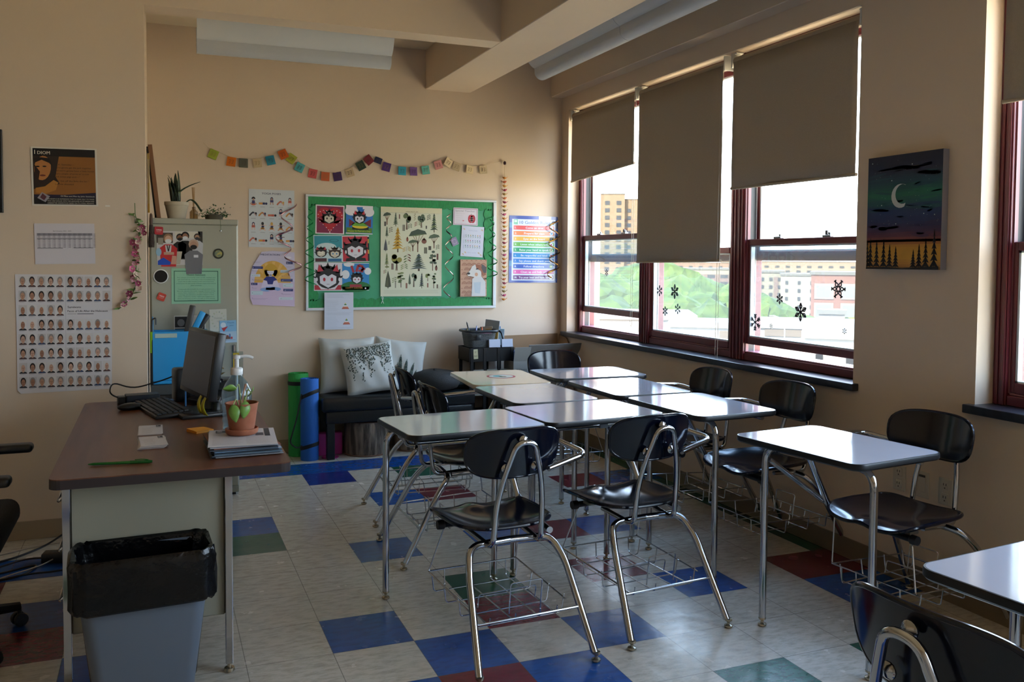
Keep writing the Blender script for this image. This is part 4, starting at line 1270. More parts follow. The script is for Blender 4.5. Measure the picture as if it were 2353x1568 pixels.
def make_desk(top_mat, sticker=False):
    root = thing('student_desk', 'x', 'student desk')
    w, d, z1 = .606, .458, .76
    out = rrect(w, d, .05, 6)
    inn = rrect(w - .012, d - .012, .045, 6)
    # work surface with its laminate face
    t = MB()
    n = len(out)
    t.add([(x, y, z1) for x, y in inn] + [(x, y, z1 - .022) for x, y in inn], [tuple(range(n)), tuple(range(2 * n - 1, n - 1, -1))] + [(i, n + i, n + (i + 1) % n, (i + 1) % n) for i in range(n)], top_mat)
    tp = t.build('desktop', root)
    e = MB()
    prof = [(inn, z1 + .0002), ([((x * .35 + X * .65), (y * .35 + Y * .65)) for (x, y), (X, Y) in zip(inn, out)], z1 - .0005), (out, z1 - .006), (out, z1 - .019), (inn, z1 - .025)]
    vs = [(x, y, z) for ring, z in prof for x, y in ring]
    fs = [(k * n + i, (k + 1) * n + i, (k + 1) * n + (i + 1) % n, k * n + (i + 1) % n) for k in range(len(prof) - 1) for i in range(n)]
    e.add(vs, fs, tan_l if sticker else blk, True)
    e.build('edge_band', tp)
    if sticker:
        s = Art(.17, .17, '#b3a284', thick=.0004)
        s.mb = MB(); s.t = 0
        s.ell(.5, .5, .5, .5, '#a83a44', 1, 30).ell(.5, .5, .42, .42, '#c6ccc4', 2, 30).ell(.38, .45, .16, .2, '#4c9aa4', 3, 12).ell(.62, .4, .14, .16, '#d0d4cc', 3, 12).poly([(.4, .7), (.5, .4), (.62, .72)], '#5a7a4a', 4).ell(.56, .62, .1, .08, '#8a4a3a', 4, 10).ell(.44, .62, .06, .1, '#38404a', 5, 10)
        so = s.mb.build('sticker', tp, (-.02, .02, z1 + .0002))
        so.rotation_euler = (radians(-90), 0, radians(90))
    # front legs, bent over under the top
    for sx, xo in ((-1, -.285), (1, .222)):
        l = MB()
        q = arc([(xo, .125, .03), (xo, .125, z1 - .038), (xo - sx * .2, .1, z1 - .036)], .07, 8)
        l.tube(q, .0138, chrome, 14)
        lo = l.build('leg', root)
        MB().lathe([(.009, .03), (.0145, .034), (.0145, .028), (.006, .022), (.006, .014), (.016, .01), (.017, .004), (.012, 0)], nick, 14, (xo, .125, 0)).build('foot_glide', lo)
    # tube from the back rest round the sitter's right side and along under the top
    a = MB()
    a.tube(arc([(.105, -.585, .675), (.3, -.53, .703), (.285, -.2, .722), (.27, -.165, .722), (-.255, -.165, .722)], .05, 7), .0112, chrome, 12)
    a.box(-.02, .02, -.18, -.15, .708, .74, mat('clamp_grey', '#60656c', .4), .003)
    a.build('arm_tube', root)
    # pedestal tube: under the top, down to the seat and back under it
    p = MB()
    p.tube(arc([(-.1, .02, z1 - .036), (.17, -.03, z1 - .04), (.185, -.2, .43), (.16, -.5, .415)], .06, 8), .0135, chrome, 12)
    p.tube([(.205, .118, .665), (.19, -.16, .475), (.17, -.3, .422)], .0105, chrome, 10)
    p.build('support_tube', root)
    c = MB()
    c.tube([(-.175, -.235, .405), (.185, -.235, .412)], .013, mat('dark_steel', '#2a2c30', .35, metal=.8), 12)
    for x in (-.182,):
        c.lathe([(.0175, -.012), (.0185, 0), (.0185, .014), (.0135, .018)], bplug, 14, M=Matrix.Translation((x, -.235, .405)) @ Matrix.Rotation(pi / 2, 4, 'Y'))
    c.box(-.15, .15, -.3, -.25, .412, .424, mat('seat_plate', '#7a7c74', .4, metal=.6), .003)
    c.build('cross_tube', root)
    # seat and back rest
    st = seat_pts()
    s_ = shell(st, .012, navy, rim=.0075).build('seat', root, (-.015, -.335, .452))
    b_ = shell(back_pts(), .011, navy, (0, -1, 0), rim=.0065).build('backrest', root, (-.015, -.575, .742))
    # back frame: hoop rising from under the seat
    f = MB()
    x0 = -.012
    f.tube(arc([(x0 - .11, -.36, .416), (x0 - .098, -.565, .4), (x0 - .092, -.585, .56), (x0 - .075, -.605, .66), (x0 - .035, -.632, .79), (x0 + .035, -.632, .79), (x0 + .075, -.605, .66), (x0 + .092, -.585, .56), (x0 + .098, -.565, .4), (x0 + .11, -.36, .416)], .042, 6), .0105, chrome, 12)
    f.build('back_frame', root)
    for (x, y, z) in ((x0, -.622, .795), (x0 - .06, -.6, .692), (x0 + .06, -.6, .692)):
        rv = MB().lathe([(.017, 0), (.017, .004), (.012, .009), (0, .012)], chrome, 14, M=Matrix.Translation((x, y + .014, z)) @ Matrix.Rotation(pi / 2, 4, 'X'))
        rv.build('rivet_cap', root)
    # rear legs
    for sx in (-1, 1):
        l = MB()
        l.tube(arc([(x0, -.5, .402), (x0 + sx * .165, -.51, .4), (x0 + sx * .195, -.575, .33), (x0 + sx * .228, -.742, .03)], .085, 9), .0138, chrome, 14)
        lo = l.build('leg', root)
        dx, dy = x0 + sx * .2295, -.75
        MB().lathe([(.009, .034), (.0145, .036), (.0145, .028), (.006, .022), (.006, .014), (.016, .01), (.017, .004), (.012, 0)], nick, 14, (dx, dy, 0)).build('foot_glide', lo)
    # wire book rack
    r = MB()
    q = .0032
    L0, R0 = x0 - .205, x0 + .2
    r.tube([(x0 - .211, -.665, .175), (x0 + .211, -.665, .175)], .0045, wire, 8)
    r.tube(arc([(-.165, -.24, .4), (L0, -.2, .215), (L0 + .004, -.64, .195)], .012, 3), q, wire, 6)
    r.tube(arc([(L0, -.2, .215), (R0 - .02, -.2, .215), (R0 - .01, -.22, .41)], .012, 3), q, wire, 6)
    r.tube(arc([(R0 - .02, -.2, .215), (R0 - .03, -.63, .195)], .012, 3), q, wire, 6)
    for y in (-.235, -.36, -.5, -.615):
        r.tube(arc([(L0 + .002, y, .212), (L0 + .01, y, .145), (R0 - .04, y, .145), (R0 - .03, y, .21)], .012, 3), q * .85, wire, 6)
    for x in (-.15, -.05, .05, .12):
        r.tube(arc([(x, -.2, .215), (x, -.205, .148), (x, -.63, .148), (x, -.635, .18)], .012, 3), q * .85, wire, 6)
    r.tube(arc([(-.04, -.56, .148), (-.04, -.575, .265), (.09, -.575, .265), (.09, -.56, .148)], .012, 3), q * .85, wire, 6)
    r.tube(arc([(-.12, -.46, .148), (-.12, -.47, .2), (.12, -.47, .2), (.12, -.46, .148)], .012, 3), q * .85, wire, 6)
    r.build('book_rack', root)
    return root

DG = 'student desks with attached chairs'
proto = make_desk(lam)
proto_t = make_desk(tan_l, True)
SPOTS = ((.598, .031, 4.2, 'white student desk nearest the teacher\'s desk, its chair back towards the camera'),
         (1.211, .104, 5.1, 'white student desk right beside it, front centre, chair back to the camera'),
         (1.215, .667, -89.6, 'middle white student desk of the left row, chair on its left by the bench'),
         (1.854, 1.32, 179, 'farthest white student desk by the corner box, chair facing the camera'),
         (1.792, .723, 90.3, 'white student desk by the windows, between the farthest and the pillar-side one'),
         (1.825, .087, 93.4, 'white student desk by the windows with its chair at the sill\'s near end'),
         (1.78, -.863, 96.6, 'separate white student desk whose chair stands against the pillar sockets'),
         (1.245, -2.265, -84.5, 'white student desk cut by the lower right corner, chair back in the foreground'))
for i, (x, y, a_, l) in enumerate(SPOTS):
    o = proto if i == 0 else copy_tree(proto)
    o.location = (x, y, 0); o.rotation_euler = (0, 0, radians(a_))
    tag(o, l, 'student desk', DG)
proto_t.location = (1.263, 1.291, 0); proto_t.rotation_euler = (0, 0, radians(-94.8))
tag(proto_t, 'tan student desk with a round sticker on its top, far left of the cluster', 'student desk', DG)

# ------------------------------------------------------------------ teacher's desk
wood = mat('walnut_laminate', '#553020', .3, noise=(3.2, '#6e4630', .32, .66, (7, .6, 1)), spec=.4)
wedge = mat('walnut_edge', '#2b2223', .35)
putty = mat('putty_steel', '#8f8c7c', .4)
td = thing('teacher_desk', 'brown-topped steel teacher\'s desk with chrome legs at the left', 'desk', (-.535, .36, 0))
X0, X1, Y0, Y1 = -.372, .372, -.79, .79
mb = MB()
pts = rrect(X1 - X0, Y1 - Y0, .035, 5)
mb.prism(pts, .742, .7455, wood)
tt = mb.build('desktop', td)
e = MB(); e.prism(pts, .7125, .742, wedge); e.prism([(x * .998, y * .999) for x, y in pts], .742, .7452, wedge)
e.build('edge_band', tt)
for (lx, ly) in ((.172, -.672), (-.332, -.665), (.172, .68), (-.332, .68)):
    l = MB()
    l.box(lx - .0125, lx + .0125, ly - .0125, ly + .0125, .03, .7125, chrome, .002)
    lo = l.build('leg', td)
    MB().lathe([(.007, .03), (.007, .016), (.017, .014), (.019, .004), (.014, 0)], nick, 14, (lx, ly, 0)).build('foot_glide', lo)
p = MB()
p.box(-.32, .16, -.665, -.648, .2, .712, putty, .004, seg=1)
p.box(-.32, .16, .648, .665, .2, .712, putty, .004, seg=1)
p.box(.15, .165, -.65, .65, .2, .712, putty, .004, seg=1)
p.build('panel', td)
dr = MB().box(-.335, .1, -.648, -.28, .2, .705, putty, .004, seg=1)
pd_ = dr.build('drawer_pedestal', td)
for z in (.62, .45, .28):
    h = MB()
    h.tube(arc([(-.335, -.56, z + .03), (-.365, -.56, z), (-.365, -.38, z), (-.335, -.38, z + .03)], .012, 4), .006, chrome, 8)
    h.build('drawer_handle', pd_)

# ------------------------------------------------------------------ waste bin
bin_m = mat('bin_grey', '#59616c', .45)
bag = mat('bin_liner', '#040405', .2, spec=.35, bump=(22, .5))
tb = thing('waste_bin', 'tall grey waste bin with black liner in front of the desk', 'bin', (-.635, -.462, 0), radians(4))
b = MB()
def rring(w, d, r, z, n=5): return [(x, y, z) for x, y in rrect(w, d, r, n)]
rings = [rring(.27, .155, .03, 0), rring(.28, .16, .035, .012), rring(.395, .215, .045, .47), rring(.4, .22, .045, .5), rring(.388, .208, .04, .5), rring(.27, .15, .03, .02)]
n = len(rings[0])
vs = [v for r in rings for v in r]
fs = [(k * n + i, k * n + (i + 1) % n, (k + 1) * n + (i + 1) % n, (k + 1) * n + i) for k in range(len(rings) - 1) for i in range(n)]
fs += [tuple(range(n - 1, -1, -1)), tuple((len(rings) - 1) * n + i for i in range(n))]
b.add(vs, fs, bin_m, True)
b.build('tub', tb)
rl = random.Random(2)
lr = []
for (w, d, z, j) in ((.31, .17, .1, .0), (.36, .19, .33, .004), (.376, .2, .47, .006), (.39, .212, .515, .006), (.412, .236, .521, .005), (.428, .25, .5, .006), (.426, .248, .44, .006), (.432, .256, .405, .005), (.422, .246, .395, .004)):
    ring = []
    P = rrect(w, d, .05, 9)
    for i, (x, y) in enumerate(P):
        k = 1 + (rl.random() - .5) * j * 8
        ring.append((x * k, y * k, z + (rl.random() - .5) * j * (2.2 if z < .45 else 1.2) - (.035 * max(0, -y / .12) if z < .42 and w > .4 else 0)))
    lr.append(ring)
n = len(lr[0])
vs = [v for r in lr for v in r]
fs = [(k * n + i, (k + 1) * n + i, (k + 1) * n + (i + 1) % n, k * n + (i + 1) % n) for k in range(len(lr) - 1) for i in range(n)]
fs.append(tuple(range(n)))
MB().add(vs, fs, bag, True).build('bin_liner', tb)

# ------------------------------------------------------------------ things on the teacher's desk
DZ = .7455
pl_b = mat('black_plastic', '#131416', .35)
pl_g = mat('dark_grey_plastic', '#24282c', .4)
scr = mat('screen_dark', '#1d1d1f', .25)
mo_ = thing('monitor', 'black computer monitor with yellow sticky flags, seen from its side', 'monitor', (-.4, .66, DZ), radians(-77))
# local: x along the screen, -y = screen side
m = MB(); m.box(-.12, .12, -.12, .12, 0, .018, pl_b, .006); m.prism(rrect(.22, .2, .05), .018, .022, pl_b); m.build('base', mo_)
m = MB(); m.tube([(0, .03, .02), (0, .045, .1), (0, .04, .16)], [.03, .022, .02], pl_g, 12); m.build('stand', mo_)
TL_ = Matrix.Translation((0, .0, .228)) @ Matrix.Rotation(radians(-9), 4, 'X')
m = MB(); m.box(-.225, .225, -.02, .018, -.146, .146, pl_b, .005, M=TL_); m.box(-.17, .17, .018, .04, -.1, .1, pl_b, .01, M=TL_); bz = m.build('housing', mo_)
m = MB(); m.box(-.208, .208, -.0215, -.02, -.126, .13, scr, M=TL_); m.build('screen', mo_)
yel = mat('flag_yellow', '#b5b42a', .5)
for k, (x, tw) in enumerate(((.12, .15), (.19, -.12))):
    m = MB(); vs = []; 
    for i in range(9):
        t = i / 8
        vs += [(x - .012 + .012 * sin(t * 2) * tw * 5, -.03 - .02 * sin(t * 3.0) - .012 * t, .075 - .092 * t + .04), (x + .014 + .01 * sin(t * 2.2) * tw * 5, -.03 - .02 * sin(t * 3.0), .075 - .092 * t + .04)]
    m.add(vs, [(2 * i, 2 * i + 1, 2 * i + 3, 2 * i + 2) for i in range(8)], yel, True)
    q = m.build('sticky_flag', mo_); q.modifiers.new('s', 'SOLIDIFY').thickness = .0004
m = MB().box(-.2, -.185, -.028, -.022, .0, .09, mat('flag_blue', '#1d5f96', .5), .001)
m.build('sticky_flag', mo_)

kb = thing('keyboard', 'black computer keyboard lying at an angle before the monitor', 'keyboard', (-.568, .80, DZ), radians(-77))
m = MB(); m.box(-.225, .225, -.08, .08, .002, .02, pl_b, .006, M=Matrix.Rotation(radians(3.5), 4, 'X')); m.build('case', kb)
m = MB()
key = mat('key_black', '#1c1d20', .45)
for r in range(6):
    x = -.215
    while x < .2:
        w_ = .019 if not (r == 0 and -.1 < x < .03) else .11
        m.box(x, x + w_ - .003, -.07 + r * .0235, -.07 + r * .0235 + .019, .019, .027, key, .002, M=Matrix.Rotation(radians(3.5), 4, 'X'), seg=1)
        x += w_
m.build('keys', kb)
ms = MB().ball((0, 0, .014), 1, pl_b, 3, sc=(.032, .055, .018))
tag(ms.build('mouse', None, (-.705, .875, DZ), radians(-70)), 'black computer mouse left of the keyboard', 'mouse')
m = MB(); m.box(-.075, .075, -.04, .04, 0, .04, mat('router_blue_black', '#1b2430', .4), .004); m.box(-.11, -.076, -.03, .03, .0, .034, pl_b, .004); m.box(.02, .045, -.0405, -.04, .012, .03, pl_g); m.box(.05, .07, -.0405, -.04, .012, .03, pl_g)
tag(m.build('docking_box', None, (-.655, 1.09, DZ), radians(8)), 'small dark docking box behind the mouse', 'electronic box')
m = MB().tube(arc([(-.735, 1.06, DZ + .02), (-.8, 1.05, DZ + .05), (-.79, 1.12, DZ + .1), (-.7, 1.13, DZ + .06), (-.55, 1.12, DZ + .1), (-.42, 1.1, DZ + .16), (-.36, 1.08, DZ + .1)], .05, 5), .0035, bplug, 7)
tag(m.build('monitor_cable', None), 'black cable looping over the docking box to the monitor', 'cable')
ph = thing('desk_phone', 'black desk telephone behind the monitor', 'telephone', (-.33, .9, DZ), radians(-60))
m = MB(); m.box(-.1, .1, -.09, .09, 0, .045, pl_b, .008, M=Matrix.Rotation(radians(8), 4, 'X')); m.build('body', ph)
m = MB(); m.tube(arc([(-.1, -.07, .06), (-.075, -.06, .085), (-.075, .07, .095), (-.1, .08, .07)], .03), .014, pl_b, 10); m.build('handset', ph)
m = MB(); m.box(-.12, .12, -.075, .075, 0, .1, pl_b, .006); m.box(-.1, .1, -.076, -.074, .02, .06, pl_g); m.box(.08, .1, -.0775, -.075, .07, .08, mat('silver_plastic', '#b8bcc0', .3, metal=.5))
tag(m.build('speaker_box', None, (-.33, 1.08, DZ), radians(-8)), 'low black box standing behind the monitor', 'box')
m = MB(); m.box(-.045, .045, -.05, .05, 0, .16, pl_b, .012)
tag(m.build('desk_speaker', None, (-.47, 1.08, DZ), radians(12)), 'upright black speaker left behind the monitor', 'speaker')

def lathe_thing(nm, label, cat, loc, prof, m, n=32):
    return tag(MB().lathe(prof, m, n).build(nm, None, loc), label, cat)

# pump bottle
bo = thing('pump_bottle', 'clear half-empty pump bottle behind the clay pot', 'bottle', (-.297, .13, DZ))
pet = glass_mat('clear_plastic', '#e9f0f2', rough=.05, haze=.05)
m = MB()
prof = [(.03, .002), (.052, .006), (.056, .03), (.053, .05), (.057, .06), (.053, .072), (.057, .083), (.053, .095), (.057, .106), (.056, .13), (.058, .15), (.056, .175), (.042, .205), (.024, .228), (.019, .236), (.019, .246)]
m.lathe(prof, pet, 28); m.lathe([(r - .0015, z) for r, z in prof[2:]], pet, 28, cap0=True, cap1=False)
m.build('bottle', bo)
wp = mat('white_pump', '#cfd0d0', .3)
m = MB(); m.lathe([(.022, .236), (.0235, .24), (.0235, .26), (.02, .264), (.009, .266), (.009, .298), (.014, .3), (.014, .312), (.0, .316)], wp, 20); m.tube(arc([(0, 0, .306), (.03, 0, .309), (.05, 0, .306), (.062, 0, .299)], .012), [.008] * 12 + [.006] * 2 if False else .0062, wp, 10); m.tube([(0, 0, .24), (-.002, 0, .02)], .0055, mat('pump_tube', '#d8dadc', .3), 8); m.build('pump', bo)
m = MB(); m.lathe([(.03, .004), (.05, .007), (.052, .028), (.0, .029)], glass_mat('clear_gel', '#e4eef0', rough=.02, haze=.03), 24); m.build('gel', bo)
m = MB(); m.box(-.03, -.012, -.0575, -.0565, .05, .1, mat('label_lime', '#b8cc30', .4)); m.build('label', bo)

# stack of papers, clay pot with seedling
sp = thing('paper_stack', 'stack of folders and printed papers at the desk corner', 'paper stack', (-.3, -.14, DZ), radians(2))
cols = ['#3c4450', '#8a8e94', '#4a525e', '#5c7080', '#2c3038', '#6a86a0', '#a8aab0', '#3e4856', '#7a4a3a', '#9a9ea6']
z = 0
rs_ = random.Random(9)
for i, c in enumerate(cols):
    th = .0028 + .0015 * rs_.random()
    q = MB(); ang = rs_.uniform(-4, 4)
    q.box(-.115, .115, -.15, .15, 0, th, mat('sheet_%s' % c[1:], c, .6), .0006, M=Matrix.Translation((rs_.uniform(-.008, .008), rs_.uniform(-.012, .012), z)) @ Matrix.Rotation(radians(ang), 4, 'Z'), seg=1)
    q.build('folder', sp); z += th + .0004
pa = Art(.235, .31, '#cbc9ce', thick=.001)
pa.lines(.06, .5, .3, .9, 16, '#85828a', .0016, .2).lines(.55, .94, .3, .9, 16, '#85828a', .0016, .2, 1, 3).rect(.1, .04, .38, .2, '#3a383e').rect(.7, .28, .82, .45, '#5a585e').rect(.84, .02, .92, .5, '#3a383e', 2).rect(.12, .08, .2, .16, '#85828a', 3)
po = pa.build('top_sheet', parent=sp, loc=(.0, 0, z + .0015)); po.rotation_euler = (radians(-90), 0, radians(-6))
clay = mat('terracotta', '#8d5036', .75, noise=(30, '#9c5f44', .3, .7))
soil = mat('soil', '#1f1712', .95, bump=(60, .6))
pz = DZ + z + .003
pt = thing('clay_pot', 'terracotta pot with a green seedling on the paper stack', 'potted plant', (-.297, -.085, pz))
MB().lathe([(.03, 0), (.052, .002), (.058, .008), (.06, .022), (.057, .024), (.052, .014), (.0, .012)], clay, 32).build('saucer', pt)
MB().lathe([(.034, .012), (.042, .013), (.047, .03), (.058, .112), (.06, .116), (.06, .118), (.0555, .118), (.054, .1), (.05, .1)], clay, 32).build('pot', pt)
MB().lathe([(.0, .102), (.03, .103), (.0535, .1)], soil, 20, cap1=False).build('soil', pt)
lf = mat('leaf_fresh', '#66903c', .4, noise=(14, '#8cab5a', .4, .62))
stm = mat('stem_fresh', '#8a9a5c', .5)
def leaf_mesh(L_, W_, m, curl=.3, fold=.15, n=8, tipy=1.0):
    mb = MB(); vs = []
    for i in range(n + 1):
        t = i / n
        w_ = W_ / 2 * sin(pi * min(1, t * .92 + .06)) ** .8 * (1 - .25 * t)
        z = -curl * L_ * t * t
        vs += [(-w_, L_ * t, z + fold * w_), (0, L_ * t, z), (w_, L_ * t, z + fold * w_)]
    fs = []
    for i in range(n):
        a = 3 * i
        fs += [(a, a + 1, a + 4, a + 3), (a + 1, a + 2, a + 5, a + 4)]
    return mb.add(vs, fs, m, True)
for (sx_, sy_, ex, ey, ez, L_, W_, hd, pit, rol) in ((-.01, -.01, -.034, -.05, .118, .062, .045, 170, -60, 10), (.005, -.015, .01, -.05, .128, .06, .042, 185, -65, -10), (0, .01, -.02, -.0, .17, .045, .036, 100, 20, 60), (.01, .01, .035, -.0, .15, .05, .05, -20, 25, -60)):
    st_ = MB().tube(arc([(sx_, sy_, .1), ((sx_ + ex) / 2, (sy_ + ey) / 2, max(.14, ez + .02)), (ex, ey, ez)], .05, 6), .0022, stm, 6).build('stem', pt)
    lo = leaf_mesh(L_, W_, lf).build('leaf', pt, (ex, ey, ez)); lo.rotation_euler = (radians(pit), radians(rol), radians(hd)); lo.modifiers.new('s', 'SOLIDIFY').thickness = .0006
for (x, y, ez) in ((.006, .006, .185),):
    MB().tube([(0, .0, .1), (x, y, .15), (x + .01, y, ez)], [.0022, .0022, .004], mat('bud_pink', '#a87c64', .5), 6).build('new_shoot', pt)

# small things on the desk top
def card_pile(label, x, y, rz, n, w=.09, h=.2):
    o = thing('card_pile', label, 'card', (x, y, DZ), radians(rz))
    for i in range(n):
        q = Art(w, h, '#c9c4c6', thick=.0006)
        if i == n - 1:
            q.lines(.15, .62, .3, .85, 7, '#6a686e', .0014, .3).rect(.72, .04, .92, .2, '#3a383e').rect(.76, .08, .82, .12, '#c9c4c6', 2).rect(.72, .24, .92, .28, '#6a686e')
        ob = q.build('card', parent=o, loc=(.003 * (i % 3 - 1), .006 * ((i * 7) % 3 - 1), .0009 + i * .0016))
        ob.rotation_euler = (radians(-90), 0, radians((i * 37) % 9 - 4) * (1 if n > 2 else .3))
    return o
card_pile('small flat pile of printed cards, the farther of two on the desk', -.614, .325, 1, 2)
card_pile('loose pile of printed cards, the nearer of two on the desk', -.607, .05, 3, 6, .092, .185)
m = MB()
org = mat('note_orange', '#d88a1c', .6)
m.box(-.038, .038, -.038, .038, 0, .009, org, .0008, seg=1)
m.add([(-.038, -.038, .0095), (.038, -.038, .0095), (.038, .038, .0095), (-.038, .038, .013)], [(0, 1, 2, 3)], mat('note_orange_top', '#dd9428', .6), True)
tag(m.build('sticky_notes', None, (-.43, .235, DZ), radians(28)), 'small orange pad of sticky notes on the desk', 'notepad')
pn = thing('pen', 'green pen lying near the front edge of the desk', 'pen', (-.705, -.27, DZ + .0055), radians(-7))
gpn = mat('pen_green', '#1f5a22', .25)
MB().tube([(-.1, 0, 0), (-.085, 0, 0), (.03, 0, 0)], [.0015, .0045, .0052], gpn, 10).build('barrel', pn)
c_ = MB(); c_.tube([(.03, 0, 0), (.09, 0, 0), (.1, 0, 0)], [.006, .0058, .004], mat('pen_cap', '#174a1c', .2), 10); c_.tube(arc([(.088, 0, .006), (.07, 0, .009), (.045, 0, .008)], .01), .0016, gpn, 6); c_.build('cap', pn)

dk = mat('charcoal_flower', '#1c1a26', .6); gd = mat('dull_gold', '#8a7448', .4, metal=.4)
fg = thing('dried_posy', 'small dark dried-flower posy behind the pump bottle', 'dried flowers', (-.345, .62, DZ))
MB().lathe([(.02, 0), (.022, .004), (.016, .03), (.018, .055), (.014, .06)], pl_b, 14).build('vase', fg)
rf = random.Random(8)
for i in range(34):
    t = rf.random()
    p_ = Vector((rf.gauss(0, .012) + .03 * (rf.random() < .25) * t, rf.gauss(0, .01), .06 + .16 * t))
    q = leaf_mesh(.018 + .012 * rf.random(), .012, dk if i % 4 else gd, .5, .4, 4).build('petal', fg, tuple(p_))
    q.rotation_euler = (rf.uniform(-1, 1.5), rf.uniform(-1, 1), rf.uniform(0, 6.3))
MB().tube([(0, 0, .05), (.004, 0, .12), (-.004, 0, .2)], .0018, dk, 6).build('stem', fg)
fr_ = thing('photo_stand', 'small yellow and clear upright card stand behind the pump', 'card stand', (-.262, .5, DZ))
m = MB(); m.box(-.022, .022, -.006, .006, .0, .29, glass_mat('acrylic', '#dfe6e6', haze=.04), .002); m.build('stand', fr_)
m = MB(); m.box(-.02, .006, -.0075, -.0065, .2, .285, mat('card_yellow', '#b39a1e', .5)); m.box(-.004, .006, -.0077, -.0066, .17, .28, mat('card_gold', '#8a7420', .5)); m.build('card', fr_)
# ------------------------------------------------------------------ steel cabinet in the alcove
cab = mat('cabinet_green_grey', '#98988a', .4)
CY, CX0, CX1, CZ = 2.053, -.622, -.127, 1.672
cb = thing('steel_cabinet', 'tall grey-green steel cabinet covered with magnets and papers', 'cabinet', ((CX0 + CX1) / 2, CY, 0))
hw = (CX1 - CX0) / 2
MB().box(-hw, hw, .018, .5, .015, CZ, cab, .004, seg=1).box(-hw + .02, hw - .02, .03, .48, 0, .015, bplug).build('carcass', cb)
dr_ = MB().box(-hw + .006, hw - .006, 0, .0175, .06, CZ - .035, cab, .004, seg=1).build('door', cb)
MB().box(-hw, hw, .004, .0178, CZ - .033, CZ, cab, .003, seg=1).build('top_rail', cb)
MB().box(hw - .035, hw - .02, -.012, 0, .78, .92, chrome, .003).build('door_handle', dr_)
MB().box(-.02 + hw - .04, hw - .028, -.001, 0, .17, .24, mat('torn_label', '#c8c8c0', .6)).build('torn_label', cb)

def on_cab(a, name, label, cat, x0, z1, roll=0, gap=.001):
    return a.build(name, label, cat, (x0 + a.w / 2, CY - gap, z1 - a.h / 2), roll=radians(roll))
def blob_person(a, x, y, s, top, hair, skin, mask, l=2):
    a.poly([(x - .1 * s, y + .5 * s), (x - .12 * s, y + .16 * s), (x - .05 * s, y + .09 * s), (x + .05 * s, y + .09 * s), (x + .12 * s, y + .16 * s), (x + .1 * s, y + .5 * s)], top, l)
    a.ell(x, y - .02 * s, .065 * s, .09 * s, hair, l + 1, 12).ell(x, y, .048 * s, .075 * s, skin, l + 2, 12).ell(x, y + .03 * s, .045 * s, .04 * s, mask, l + 3, 10)
a = Art(.253, .198, '#b9b7b8', rough=.25).rect(.0, .05, .35, .35, '#4a4038').rect(.03, .2, .14, .4, '#8a8478', 2).rect(.4, .02, .95, .2, '#c4c0b2').rect(.9, .0, 1, .5, '#2c2a28')
blob_person(a, .88, .18, 1.1, '#b0b2b8', '#2c2420', '#9c7860', '#2a2c34')
blob_person(a, .5, .2, 1.2, '#1c1a1c', '#141112', '#6a4a38', '#1c1a1e')
blob_person(a, .62, .16, 1.35, '#141416', '#101010', '#8a6450', '#c8ccd0')
a.poly([(.4, .6), (.55, .6), (.5, .98), (.36, .98)], '#a8a292', 3)
blob_person(a, .25, .25, 1.6, '#b02c30', '#8a6a50', '#c09a84', '#c8ccce', 5)
a.poly([(.18, .42), (.32, .42), (.3, .64), (.2, .64)], '#b4aeb2', 8).line([(.22, .42), (.25, .6), (.28, .42)], .005, '#1c1c22', 9).rect(.15, .62, .37, .7, '#b08a78', 9)
blob_person(a, .8, .42, 1.7, '#6a6c72', '#b09480', '#a88470', '#14161a', 6)
a.ell(.04, .62, .06, .12, '#8ab0c8', 6, 12).poly([(.02, .88), (.14, .78), (.3, .92), (.28, 1), (.02, 1)], '#1a48b0', 9).rect(.8, .7, .9, .78, '#c4c8d0', 11).poly([(.3, .98), (.33, .72), (.42, .74), (.42, .98)], '#b88a78', 9)
on_cab(a, 'group_photo', 'colour photograph of a masked group of people on the cabinet', 'photograph', -.583, 1.597, -.3)
a = Art(.275, .209, '#86b89a').ring(.05, .07, .95, .93, .004, '#245a48')
a.text('Mission Statement:', .5, .2, .0085, '#1c4434', 2, maxw=.38, bold=.0004).rect(.31, .215, .69, .22, '#1c4434', 2)
for i in range(5):
    k = (.42, .41, .39, .43, .12)[i]
    a.text(('The school community seeks youth, families and', 'staff, united with the community in hope of providing young', 'people with the skills necessary to make sense of the world,', 'preparing them for their journey to become citizens of the local and', 'global community.')[i], .5, .275 + i * .055, .0052, '#2c5e4c', 2, maxw=k * 1.85)
for i in range(7):
    k = (.4, .42, .4, .39, .4, .41, .19)[i]
    a.text(('Young people will accomplish this through participation in a', 'liberal arts education that includes languages, literature, writing,', 'science, history, mathematics, the visual and performing arts,', 'technology, and community as disciplines designed to foster', 'justice, compassion, loyalty, respect and engagement of', 'democracy and peace as well as the skills of critical thinking,', 'communication and research.')[i], .5, .6 + i * .053, .0052, '#2c5e4c', 2, maxw=k * 1.85)
on_cab(a, 'mission_sheet', 'green sheet headed Mission Statement on the cabinet door', 'paper', -.505, 1.379)
mag = mat('magnet_red', '#a8222e', .35); mag2 = mat('magnet_orange_red', '#b03a2a', .35)
for (x, z, r, s, t, l, m_) in ((-.571, 1.598, 2, .046, 'OPEN', 'square red magnet at the cabinet\'s upper left, lettered OPEN', '#ab2532'), (-.56, 1.212, 22, .044, 'WRITE', 'tilted orange-red square magnet below the round mirror', '#b83c2c')):
    a = Art(s, s, m_, thick=.004, outline=[(p[0] + .5, p[1] + .5) for p in rrect(1, 1, .14, 3)][::-1], rough=.35)
    a.text(t, .5, .5, .0085, '#d8d0d0', 1, maxw=.62, bold=.0006).rect(.2, .6, .8, .63, '#c89a98').rect(.25, .68, .7, .7, '#c89a98')
    a.build('square_magnet', l, 'magnet', (x, CY - .0055, z), roll=radians(r))
RX = Matrix.Rotation(pi / 2, 4, 'X')
